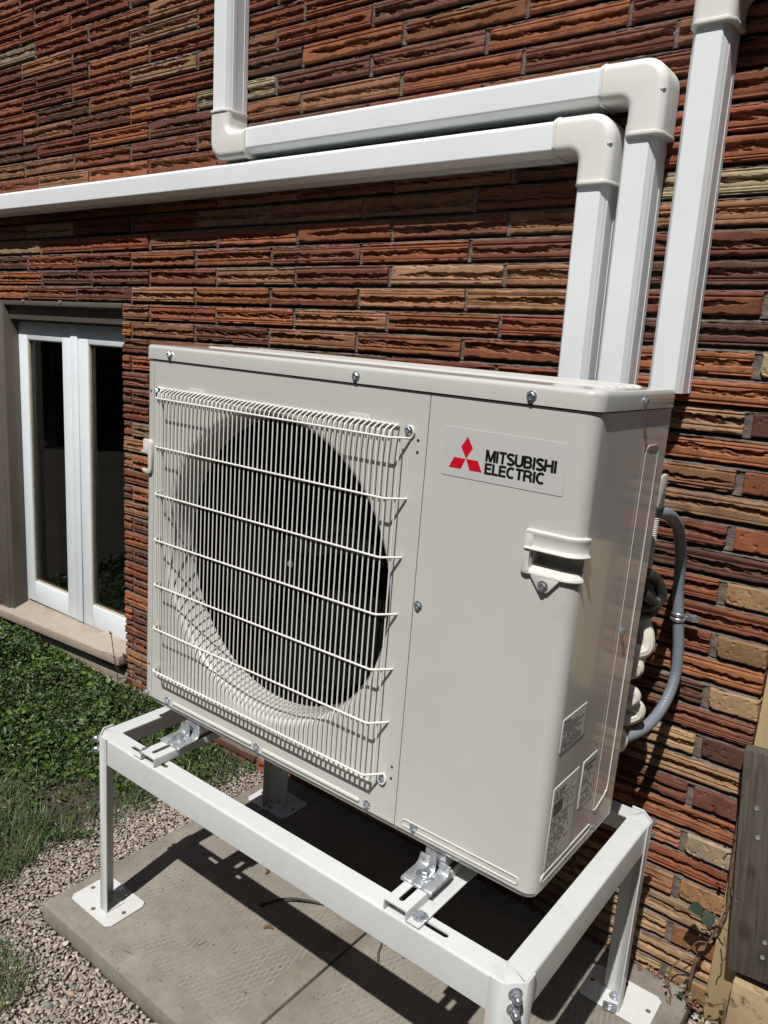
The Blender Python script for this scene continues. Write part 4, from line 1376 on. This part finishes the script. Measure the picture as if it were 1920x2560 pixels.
# ------------------------------------------------------------------ gravel, rubble
def ico(sub=1):
    bm = bmesh.new(); bmesh.ops.create_icosphere(bm, subdivisions=sub, radius=1)
    V = np.array([v.co[:] for v in bm.verts]); F = np.array([[v.index for v in f.verts] for f in bm.faces]); bm.free()
    return V, F
IV, IF = ico(2)
def stones(name, pts, size_fn, cols, ma, seed, flat=.6, bumpy=.30, elong=1.6, smooth=True):
    rs = np.random.RandomState(seed)
    shapes = []
    for k in range(14):
        d = rs.randn(6, 3); d /= np.linalg.norm(d, axis=1)[:, None]
        r = np.ones(len(IV))
        for q in d:
            r -= bumpy * np.clip(IV @ q - rs.uniform(.35, .7), 0, 1)
        shapes.append(IV * r[:, None])
    n = len(pts); nv = len(IV)
    V = np.zeros((n * nv, 3), np.float32); F = np.zeros((n * len(IF), 3), np.int32); T = np.zeros((n * nv, 3), np.float32)
    for i, (x, y, z) in enumerate(pts):
        s = size_fn(rs)
        S = shapes[rs.randint(14)] * np.array([s * rs.uniform(1, elong), s * rs.uniform(.65, 1.0), s * rs.uniform(.4, flat)])
        a = rs.uniform(0, 6.28); b, c = rs.normal(0, .35, 2)
        E_ = np.array(Euler((b, c, a)).to_matrix())
        V[i * nv:(i + 1) * nv] = S @ E_.T + np.array((x, y, z))
        F[i * len(IF):(i + 1) * len(IF)] = IF + i * nv
        T[i * nv:(i + 1) * nv] = np.array(cols[rs.randint(len(cols))]) * rs.uniform(.78, 1.18)
    me = np_mesh(name, V, F, ma, T, smooth=smooth)
    o = bpy.data.objects.new(name, me); COL.objects.link(o); return o
rs = np.random.RandomState(3)
GB = [(-.45, -.20), (-.20, -.275), (-.14, -.285), (-.04, -.33), (.04, -.275), (.17, -.295), (.31, -.26), (.42, -.215), (.6, -.21)]
def grass_x(y):
    return np.interp(y, [a for a, _ in GB], [b for _, b in GB])
pts = []
pit = .0066
for (xa, xb, ya, yb) in ((-.50, -.13, -.62, .58), (-.13, 1.2, -.62, -.181), (1.097, 1.5, -.62, .575)):
    for x in np.arange(xa, xb, pit):
        for y in np.arange(ya, yb, pit):
            px, py = x + rs.uniform(-.5, .5) * pit, y + rs.uniform(-.5, .5) * pit
            if -.134 < px < 1.1 and py > -.185: continue
            lim = float(grass_x(py)) - .03
            if px < lim and rs.rand() < min(1, (lim - px) / .05): continue
            pts.append((px, py, 0))
pts = np.array(pts)
pz = ground_z(pts[:, 0], pts[:, 1])
pts[:, 2] = pz + rs.uniform(.0005, .0075, len(pts))
GCOL = [(.30, .255, .215), (.275, .24, .207), (.335, .29, .24), (.25, .217, .188), (.295, .25, .21), (.37, .32, .265), (.215, .19, .17), (.44, .385, .31), (.30, .24, .20)]
og = stones("gravel", pts, lambda r: r.choice([.0034, .0041, .0047, .0055, .0066], p=[.34, .32, .20, .10, .04]), GCOL, 'gravel', 8, elong=1.75)
og["kind"] = "stuff"
# chips of red brick along the foot of the wall
cp = []
for x in np.arange(.45, 1.11, .0045):
    for _ in range(3):
        cp.append((x + rs.uniform(-.004, .004), rs.uniform(.566, .588), SLAB_TOP + rs.uniform(-.012, .006) - (.02 if x > 1.08 else 0)))
orb = stones("brick_chips", cp, lambda r: r.uniform(.002, .0065), [(.20, .085, .055), (.17, .075, .05), (.23, .11, .075), (.30, .23, .19), (.11, .06, .045)], 'rubble', 9, .8, .75, 1.5, False)
orb["kind"] = "stuff"
def pebble(x, y, s, col, lab, sd):
    ob = stones("pebble", [(x, y, float(ground_z(x, y)) + s * .35 + .006)], lambda r: s, [col], 'gravel', sd, .8, .05)
    set_info(ob, lab, "pebble")
    me = ob.data
    c = Vector((x, y, float(ground_z(x, y)))); me.transform(Matrix.Translation(-c)); ob.location = c
pebble(.113, -.256, .0085, (.36, .27, .17), "round honey-coloured pebble on the grey gravel", 41)
pebble(.043, -.307, .0090, (.33, .27, .22), "flat beige pebble beside the grass tuft at lower left", 42)
pebble(.105, -.300, .0090, (.31, .30, .27), "pale grey pebble nearest the bottom edge of the gravel", 43)

# ------------------------------------------------------------------ grass and clover
def in_front(px, py): return px < .055 and py < -.285 and px - .0 < .055 - (py + .285) * -.0
def veg_mask(x, y):
    a = x < grass_x(y) + .02 * (vnoise(x * 30, y * 30, 12) - .4)
    a &= y > -.26
    b = (x < .045 - .9 * (y + .30)) & (y < -.292) & (x < .06)
    return a, b
def leaves():
    rs = np.random.RandomState(21)
    n = 64000
    x = rs.uniform(-2.15, -.20, n); y = rs.uniform(-.26, .575, n)
    a, _ = veg_mask(x, y)
    dens = np.clip(.22 + 1.5 * (vnoise(x * 7 + 2, y * 7, 15) - .32) + np.clip((-.42 - x) * 1.6, 0, .8), 0, 1)
    bare = ((x + .43) / .13) ** 2 + ((y - .10) / .10) ** 2 < 1
    keep = a & (rs.rand(n) < dens) & ~(bare & (rs.rand(n) < .85)) & (x < grass_x(y) - .02)
    x, y = x[keep], y[keep]
    # second set: low front tuft
    n = len(x)
    hmax = .018 + .135 * vnoise(x * 3.1 + 7, y * 3.1, 51) ** 1.2 * np.clip((-.35 - x) * 1.4, 0, 1) * vnoise(x * 9, y * 9, 16)
    hmax = hmax * np.where(x < -.9, np.clip((.62 - y) / .20, .28, 1), 1)
    z = ground_z(x, y) + rs.rand(n) ** .7 * hmax + .004
    s = rs.uniform(.0036, .0070, n) * (1 + .7 * (rs.rand(n) < .18)) * (.75 + .5 * vnoise(x * 6, y * 6, 18))
    T = np.array([(-1.0, 0, 0), (-.35, .62, .12), (.45, .58, .10), (1.05, 0, -.10), (.45, -.58, .10), (-.35, -.62, .12), (0.05, 0, -.06)])
    Fq = np.array([(6, 0, 5), (6, 1, 0), (6, 2, 1), (6, 3, 2), (6, 4, 3), (6, 5, 4)])
    az = rs.uniform(0, 6.283, n); ti = rs.normal(.05, .75, n); ro = rs.normal(0, .75, n)
    ca, sa, ct, st_, cr_, sr = np.cos(az), np.sin(az), np.cos(ti), np.sin(ti), np.cos(ro), np.sin(ro)
    P = T[None] * s[:, None, None] * np.stack([rs.uniform(.9, 1.3, n), rs.uniform(.7, 1.1, n), np.ones(n) * 1.5], 1)[:, None, :]
    X, Y, Z = P[..., 0], P[..., 1], P[..., 2]
    Y, Z = Y * cr_[:, None] - Z * sr[:, None], Y * sr[:, None] + Z * cr_[:, None]
    X, Z = X * ct[:, None] + Z * st_[:, None], -X * st_[:, None] + Z * ct[:, None]
    X, Y = X * ca[:, None] - Y * sa[:, None], X * sa[:, None] + Y * ca[:, None]
    V = np.stack([X + x[:, None], Y + y[:, None], Z + z[:, None]], -1).reshape(-1, 3)
    F = (Fq[None] + (np.arange(n) * 7)[:, None, None]).reshape(-1, 3)
    pal = np.array([(.032, .070, .012), (.052, .104, .017), (.019, .043, .010), (.082, .138, .026), (.034, .066, .018), (.120, .150, .036), (.100, .080, .036)])
    t = pal[rs.choice(len(pal), n, p=[.24, .22, .2, .13, .11, .07, .03])] * rs.uniform(.75, 1.25, n)[:, None]
    T_ = np.repeat(t, 7, 0)
    me = np_mesh("clover", V, F, 'leaf', T_, smooth=False)
    o = bpy.data.objects.new("clover", me); COL.objects.link(o); o["kind"] = "stuff"
leaves()
def blades():
    rs = np.random.RandomState(22)
    n = 30000
    x = rs.uniform(-1.5, .06, n); y = rs.uniform(-.52, .56, n)
    a, b = veg_mask(x, y)
    left = np.clip((-.2 - x) * .9, 0, 1)
    dens = np.where(b, .9, np.clip(.22 + 1.0 * (y < -.0) + .55 * vnoise(x * 6, y * 6, 19) - .55 * np.clip((-.45 - x) * 2, 0, 1), .06, 1))
    bare = ((x + .43) / .13) ** 2 + ((y - .10) / .10) ** 2 < 1
    keep = (a | b) & (rs.rand(n) < dens) & ~(bare & (rs.rand(n) < .8))
    x, y, b = x[keep], y[keep], b[keep]; n = len(x)
    L = rs.uniform(.022, .070, n) * (1 + .3 * (y < 0)); w = rs.uniform(.0007, .0016, n)
    az = rs.uniform(0, 6.283, n) * .6 + rs.choice([0, 1.5, 3.0], n); lean = rs.uniform(.5, 1.45, n)
    z0 = ground_z(x, y)
    ca, sa = np.cos(az), np.sin(az)
    V = np.zeros((n, 7, 3))
    for k, t in enumerate((0, .35, .7, 1.0)):
        ang = lean * (.35 + .65 * t)
        h = L * t * np.cos(ang * t) ; d = L * t * np.sin(ang)
        cx = x + ca * d; cy = y + sa * d; cz = z0 + np.maximum(h, .003 * t) + .002
        wk = w * (1 - .75 * t)
        if k < 3:
            V[:, k * 2] = np.stack([cx - sa * wk, cy + ca * wk, cz], -1); V[:, k * 2 + 1] = np.stack([cx + sa * wk, cy - ca * wk, cz], -1)
        else:
            V[:, 6] = np.stack([cx, cy, cz], -1)
    Fq = np.array([(0, 1, 3), (0, 3, 2), (2, 3, 5), (2, 5, 4), (4, 5, 6)])
    F = (Fq[None] + (np.arange(n) * 7)[:, None, None]).reshape(-1, 3)
    pal = np.array([(.050, .082, .024), (.066, .100, .032), (.040, .068, .024), (.110, .115, .048), (.17, .14, .075)])
    t = pal[rs.choice(len(pal), n, p=[.32, .26, .20, .13, .09])] * rs.uniform(.75, 1.25, n)[:, None]
    me = np_mesh("grass", V.reshape(-1, 3), F, 'leaf', np.repeat(t, 7, 0), smooth=False)
    o = bpy.data.objects.new("grass", me); COL.objects.link(o); o["kind"] = "stuff"
blades()

def leaf_mesh(mb, p, d, up, L, W, fold=.15):
    p = Vector(p); d = Vector(d).normalized(); s = d.cross(Vector(up)).normalized(); n = s.cross(d)
    pts = [(0, 0, 0), (.3, .42, fold), (.65, .36, fold * .8), (1, 0, -.15), (.65, -.36, fold * .8), (.3, -.42, fold), (.5, 0, 0)]
    V = [p + d * (a * L) + s * (b * W) + n * (c * L) for a, b, c in pts]
    lo = [v - n * .0006 for v in V]
    fs = [(6, 0, 1), (6, 1, 2), (6, 2, 3), (6, 3, 4), (6, 4, 5), (6, 5, 0)]
    mb.add(V + lo, fs + [(7 + c, 7 + b, 7 + a) for a, b, c in fs] + [(a, b, 7 + b, 7 + a) for a, b in ((0, 1), (1, 2), (2, 3), (3, 4), (4, 5), (5, 0))])

# tall weed in front of the sill
M['weed'] = mat("weed_green", (.055, .07, .028), 0.6, var=0.3)
M['ivy'] = mat("ivy_leaf", (.010, .022, .009), 0.75, var=0.3, vscale=40)
M['dead_leaf'] = mat("dead_leaf", (.13, .085, .04), 0.7, var=0.35, vscale=50)
gz = float(ground_z(-.87, .53))
weed = thing("tall_weed", "thin tall weed with a seed head in front of the window sill", "weed", (-.87, .53, gz))
mb = MB(); mb.tube(smooth_path([(-.87, .53, gz), (-.878, .527, gz + .07), (-.893, .522, gz + .15), (-.91, .52, gz + .235)], 4), .0016, 6)
mb.tube(smooth_path([(-.893, .522, gz + .15), (-.915, .515, gz + .165), (-.935, .51, gz + .16)], 3), .0010, 5)
part("stem", mb, 'weed', weed)
for (p, d, l) in (((-.91, .52, gz + .235), (-.6, -.2, .6), .016), ((-.91, .52, gz + .235), (.6, -.1, .5), .014), ((-.91, .52, gz + .232), (0, -.5, .7), .014), ((-.885, .524, gz + .11), (.7, -.3, .5), .03), ((-.876, .528, gz + .06), (-.8, -.4, .3), .034), ((-.935, .51, gz + .16), (-.7, -.2, .1), .012), ((-.872, .53, gz + .03), (.7, -.5, .5), .03)):
    mb = MB(); leaf_mesh(mb, p, d, (0, 0, 1), l, l * .5); part("leaf", mb, 'weed', weed)
gz = float(ground_z(-.76, .545))
weed = thing("tall_weed", "spindly weed with drooping leaves against the brick corner of the window", "weed", (-.76, .545, gz))
mb = MB(); mb.tube(smooth_path([(-.76, .545, gz), (-.757, .54, gz + .06), (-.762, .54, gz + .13), (-.768, .545, gz + .20)], 4), .0012, 6)
part("stem", mb, 'weed', weed)
for (p, d, l) in (((-.757, .54, gz + .06), (.7, -.3, .2), .04), ((-.76, .54, gz + .10), (-.8, -.3, .3), .035), ((-.765, .542, gz + .17), (.5, -.4, -.2), .03), ((-.768, .545, gz + .20), (-.5, -.2, .2), .02)):
    mb = MB(); leaf_mesh(mb, p, d, (0, 0, 1), l, l * .4); part("leaf", mb, 'weed', weed)

# ------------------------------------------------------------------ hoses behind the unit
def ribbed(path, r, pitch, depth, n=14):
    P = resample(path, pitch / 3)
    mb = MB()
    rr = [r - (depth if i % 3 == 0 else 0) for i in range(len(P))]
    mb.tube(P, rr, n)
    return mb
loop = smooth_path([(.905, .300, .527), (.925, .325, .548), (.9460, .36, .5465), (.9430, .44, .5194), (.9380, .50, .4833), (.9350, .545, .4291), (.9365, .556, .3664), (.9446, .556, .3109), (.9554, .556, .2409), (.9588, .55, .1841), (.9547, .52, .1379), (.9468, .46, .1122), (.9300, .40, .1050), (.905, .345, .105)], 8)
solo("flexible_conduit", ribbed(loop, .0110, .0040, .0007, 16), 'grey_flex', "grey ribbed flexible conduit bowing out beside the unit", "conduit", (.945, .556, .3), angle=60)
sp = thing("pipe_strap", "shiny metal pipe strap holding the grey flexible conduit to the wall", "pipe strap", (.945, .575, .310))
mb = MB()
for dz in (-.0052, .0052):
    mb.lathe([(.0122, dz - .0042), (.0142, dz - .0030), (.0146, dz), (.0142, dz + .0030), (.0122, dz + .0042)], (.9447, .556, .3105), 'z', 24, (False, False))
part("band", mb, 'zinc', sp, angle=60)
mb = MB(); mb.prism(round_rect(.952, .982, .3035, .3175, .005, 4), 'y', .5700, .5675)
part("tab", mb, 'zinc', sp, bevel=.0006)
inst("screw", SCREW, sp, (.970, .5675, .3105))
hose = smooth_path([(.860, .40, .570), (.885, .455, .558), (.8920, .475, .530), (.8935, .475, .47), (.895, .470, .40), (.900, .440, .34)], 8)
solo("corrugated_hose", ribbed(hose, .0105, .0036, .0016, 14), 'white_flex', "white corrugated hose dropping straight from the rightmost pipe cover", "hose", (.893, .475, .4), angle=60)
GI = "loose pipe ends behind the unit's right rear edge"
solo("cable", MB().tube(smooth_path([(.885, .315, .445), (.929, .34, .440), (.940, .38, .425), (.949, .40, .398), (.948, .40, .380), (.940, .38, .372), (.900, .34, .378)], 6), .0105, 12), 'rubber', "upper black rubber cable loop beside the unit's rear edge", "cable", (.93, .37, .40))
solo("cable", MB().tube(smooth_path([(.885, .32, .415), (.932, .345, .402), (.940, .37, .388), (.944, .39, .370), (.936, .39, .356), (.900, .35, .358)], 6), .0100, 12), 'rubber', "lower black rubber cable loop tucked under the other loop", "cable", (.93, .37, .37))
RIB = [1.045, 1.03, .93]
def insul(path, r, lab):
    solo("insulated_pipe", MB().tube(smooth_path(path, 7), r, 36, rib=RIB), 'insul', lab, "pipe", path[1], group="ivory insulated pipes bundled behind the unit", angle=80)
insul([(.918, .40, .42), (.921, .40, .345), (.934, .40, .310), (.937, .398, .290), (.931, .39, .281), (.905, .36, .277), (.86, .345, .275)], .0150, "topmost ivory insulated pipe, bending from vertical to the left")
insul([(.902, .43, .42), (.905, .43, .345), (.916, .43, .30), (.917, .43, .25), (.90, .42, .22)], .0140, "ivory insulated pipe half hidden behind the topmost one")
insul([(.880, .35, .262), (.915, .37, .262), (.930, .382, .255), (.926, .38, .243), (.895, .36, .238), (.85, .35, .230)], .0140, "ivory insulated pipe bend second from the top of the bundle")
insul([(.870, .35, .212), (.908, .37, .207), (.931, .385, .199), (.931, .385, .186), (.908, .37, .180), (.87, .35, .178)], .0125, "ivory insulated pipe bend in the middle of the bundle")
insul([(.870, .37, .176), (.910, .395, .172), (.934, .41, .163), (.934, .41, .148), (.912, .39, .138), (.87, .355, .130)], .0145, "sunlit ivory insulated pipe bend second from the bottom")
insul([(.880, .35, .126), (.912, .365, .120), (.925, .37, .111), (.921, .37, .096), (.900, .36, .082), (.87, .35, .06)], .0145, "lowest ivory insulated pipe bend, just above the stand")

# ------------------------------------------------------------------ boards at the house corner
add_knots(M['grey_wood'], [(.029, .222, .013), (.026, .094, .020), (.060, .050, .014)], (.035, .028, .022))
sheet_b = MB().box(1.1165, 2.3, .578, .592, -.56, .42)
solo("plywood_sheet", sheet_b, 'yellow_wood', "raw yellow plywood sheet standing behind the grey plank at the house corner", "board", (1.6, .585, -.56), bevel=.001)
pl_loc = Vector((1.1500, .558, -.374))
plank = thing("weathered_plank", "weathered grey wooden plank with screws and knots at right edge", "plank", pl_loc)
plank.rotation_euler = (0, R(-5.3), 0)
mb = MB().box(pl_loc.x, pl_loc.x + .19, pl_loc.y - .014, pl_loc.y + .014, pl_loc.z, pl_loc.z + .468)
part("board", mb, 'grey_wood', plank, bevel=.0015)
for (u, v) in ((.030, .356), (.036, .298), (.064, .087), (.062, .054), (.135, .356), (.135, .06)):
    mb = MB(); mb.lathe([(.0048, 0), (.0046, -.0011), (.0022, -.0011), (.0018, -.0002)], (pl_loc.x + u, pl_loc.y - .0142, pl_loc.z + v), 'y', 14, (False, True))
    part("screw", mb, 'galv', plank)
mb = MB().box(1.352, 1.552, .544, .572, -.55, .095).box(1.560, 1.76, .544, .572, -.55, .095)
bb = MB().box(1.166, 1.75, .540, .576, -.56, -.392)
solo("base_board", bb, 'stained_wood', "stained tan board lying on edge below the grey plank", "board", (1.45, .558, -.56), bevel=.002)
for i, x in enumerate((1.362, 1.560, 1.758)):
    solo("weathered_plank", MB().box(x, x + .19, .545, .573, -.37, .10), 'grey_wood', ("weathered grey plank beyond the right edge, next to the screwed one", "weathered grey plank beyond the right edge, middle of the row", "weathered grey plank beyond the right edge, last of the row")[i], "plank", (x, .558, -.37), bevel=.0015)

# dried vine with a few leaves at the corner
vine = thing("dried_vine", "dried climbing vine with one dark ivy leaf beside the grey plank", "vine", (1.085, .545, -.535))
stems = [
    ([(1.088, .545, -.54), (1.086, .55, -.47), (1.090, .552, -.40), (1.105, .555, -.345), (1.122, .558, -.30), (1.128, .56, -.24), (1.122, .562, -.16), (1.118, .566, -.05), (1.117, .57, .08)], .0036),
    ([(1.128, .555, -.262), (1.105, .545, -.268), (1.092, .542, -.272)], .0013),
    ([(1.138, .54, -.29), (1.120, .545, -.285), (1.098, .548, -.262), (1.090, .55, -.250)], .0013),
    ([(1.090, .552, -.40), (1.070, .548, -.405), (1.052, .545, -.43), (1.046, .54, -.46)], .0016),
    ([(1.105, .55, -.345), (1.09, .545, -.35), (1.075, .54, -.375)], .0012),
    ([(1.088, .545, -.50), (1.11, .535, -.47), (1.14, .525, -.455), (1.16, .53, -.44)], .0018),
    ([(1.16, .53, -.44), (1.165, .527, -.49), (1.163, .527, -.53)], .0034),
    ([(1.06, .55, -.50), (1.09, .54, -.475), (1.12, .545, -.46)], .0015),
    ([(1.135, .545, -.31), (1.145, .535, -.335), (1.14, .53, -.37)], .0014),
    ([(1.05, .54, -.47), (1.065, .535, -.50), (1.09, .53, -.515)], .0013),
    ([(1.126, .556, -.20), (1.134, .548, -.215), (1.146, .542, -.225)], .0012),
    ([(1.120, .555, -.10), (1.112, .548, -.095), (1.108, .548, -.11)], .0012),
]
for pts_, r_ in stems:
    P = smooth_path(pts_, 5)
    P = [p + Vector((rng.uniform(-.0012, .0012), rng.uniform(-.0012, .0012), 0)) for p in P]
    part("stem", MB().tube(P, r_, 7), 'dry', vine)
ivy = [((1.092, .535, -.268), (-.5, -.55, .2), (0, -.6, .8), .036, .034, 'ivy'), ((1.096, .532, -.262), (.35, -.45, -.55), (.3, -.9, .4), .034, .034, 'ivy')]
for (p, d, u, l, w, mm) in ivy:
    mb = MB(); leaf_mesh(mb, p, d, u, l, w, .08); part("leaf", mb, mm, vine)
rv = random.Random(6)
for i in range(30):
    if i < 22:
        p = (rv.uniform(1.05, 1.165), rv.uniform(.515, .555), rv.uniform(-.515, -.435))
    else:
        p = (rv.uniform(1.10, 1.135), rv.uniform(.535, .56), rv.uniform(-.42, -.05))
    l = rv.uniform(.007, .019)
    mb = MB(); leaf_mesh(mb, p, (rv.uniform(-1, 1), rv.uniform(-1, .2), rv.uniform(-.9, .5)), (rv.uniform(-.5, .5), -.6, .7), l, l * rv.uniform(.45, .8), rv.uniform(.05, .35))
    part("leaf", mb, rv.choice(['dead_leaf', 'dry', 'dry', 'ivy']), vine)

# ------------------------------------------------------------------ litter on the slab
solo("cable_tie", MB().tube(smooth_path([(.243, .148, SLAB_TOP + .004), (.262, .176, SLAB_TOP + .010), (.285, .200, SLAB_TOP + .012), (.315, .224, SLAB_TOP + .008), (.345, .244, SLAB_TOP + .003)], 4), .0028, 8).box(.238, .247, .143, .152, SLAB_TOP + .0008, SLAB_TOP + .0078), 'rubber', "black offcut of cable lying across the shadow on the slab", "cable offcut", (.29, .2, SLAB_TOP))
M['catkin'] = mat("brown_catkin", (.12, .06, .03), 0.8, var=0.4, vscale=150, bump=0.001, bscale=400)
def catkin(x, y, a, lab):
    pts_ = [(x + .012 * math.cos(a + t) - .004, y + .012 * math.sin(a + t), SLAB_TOP + .0036) for t in (0, .5, 1, 1.5, 2.0)]
    P = smooth_path(pts_, 4)
    solo("catkin", MB().tube(P, [.0012 + .0026 * math.sin(math.pi * (i + .7) / (len(P) + .5)) * (1 + .12 * (i % 2)) for i in range(len(P))], 8), 'catkin', lab, "catkin", (x, y, SLAB_TOP), angle=80)
catkin(.163, .230, -.3, "curled brown catkin on the slab just above the rail's shadow")
catkin(.313, .100, 1.2, "curled brown catkin on the sunlit slab below the rail's shadow")
solo("twig", MB().tube(smooth_path([(.510, .257, SLAB_TOP + .003), (.524, .232, SLAB_TOP + .006), (.530, .216, SLAB_TOP + .004), (.544, .197, SLAB_TOP + .003)], 4), [.0016] * 5 + [.0022] * 4 + [.0026] * 4, 7), 'dry', "short crooked brown twig on the slab in front of the rail", "twig", (.527, .227, SLAB_TOP))
rv = random.Random(9)
crumbs = []
for i in range(210):
    x, y = rv.uniform(-.12, 1.05), rv.uniform(-.17, .5)
    crumbs.append((x, y, SLAB_TOP + .0008))
oc = stones("crumbs", crumbs, lambda r: r.uniform(.0005, .0022), [(.05, .035, .025), (.09, .05, .03), (.04, .03, .025), (.30, .27, .23)], 'rubble', 15, .6, .4)
oc["kind"] = "stuff"
mb = MB()
for i in range(16):
    x, y, a, l = rv.uniform(-.1, .95), rv.uniform(-.17, .45), rv.uniform(0, 6.28), rv.uniform(.008, .032)
    mb.tube([(x, y, SLAB_TOP + .0012), (x + l * .5 * math.cos(a) + .001, y + l * .5 * math.sin(a), SLAB_TOP + .0022), (x + l * math.cos(a + .15), y + l * math.sin(a + .15), SLAB_TOP + .0012)], .00045, 4)
o = solo("straw_bits", mb, 'dry', None, None, (0, 0, SLAB_TOP)); o["kind"] = "stuff"

# unseen ring of foliage, added to darken reflections and block sky light
def added_hedge():
    rs = np.random.RandomState(33)
    n = 34000
    a = rs.uniform(R(150), R(378), n)
    rad = rs.uniform(8.0, 9.6, n)
    x = .4 + rad * np.cos(a); y = .2 + rad * np.sin(a)
    hgt = 4.2 + 2.0 * vnoise(a * 6, a * 0 + .5, 44)
    z = -.5 + rs.rand(n) * hgt
    s = rs.uniform(.08, .26, n)
    d1 = rs.randn(n, 3); d1 /= np.linalg.norm(d1, axis=1)[:, None]
    d2 = np.cross(d1, rs.randn(n, 3)); d2 /= np.linalg.norm(d2, axis=1)[:, None]
    c = np.stack([x, y, z], -1)
    V = np.stack([c - d1 * s[:, None], c + d2 * s[:, None] * .6, c + d1 * s[:, None], c - d2 * s[:, None] * .6], 1).reshape(-1, 3)
    F = np.arange(n * 4).reshape(-1, 4)
    t = np.array((.035, .065, .02)) * rs.uniform(.6, 1.4, n)[:, None]
    me = np_mesh("added_hedge", V, F, 'leaf', np.repeat(t, 4, 0))
    o = bpy.data.objects.new("added_hedge", me); COL.objects.link(o); o["kind"] = "stuff"
added_hedge()

# unseen board screen on the right, added to cut sky light on the unit's side
M['added_fence'] = mat("added_fence_stain", (.105, .062, .036), 0.8, var=0.3, vscale=5, stretch=(8, 8, 1))
added_fence = thing("added_board_fence", "unseen brown boards added beyond the right edge to block sky light", "added_fence", (3.0, -2.0, -.55))
for i in range(40):
    y = -5.5 + i * .152
    part("added_fence_board", MB().box(3.0, 3.02, y, y + .145, -.55, 1.75 + .012 * math.sin(i * 2.3)), 'added_fence', added_fence, smooth=False)
for z in (-.2, 1.3):
    part("added_fence_rail", MB().box(3.02, 3.06, -5.5, .58, z, z + .09), 'added_fence', added_fence, smooth=False)
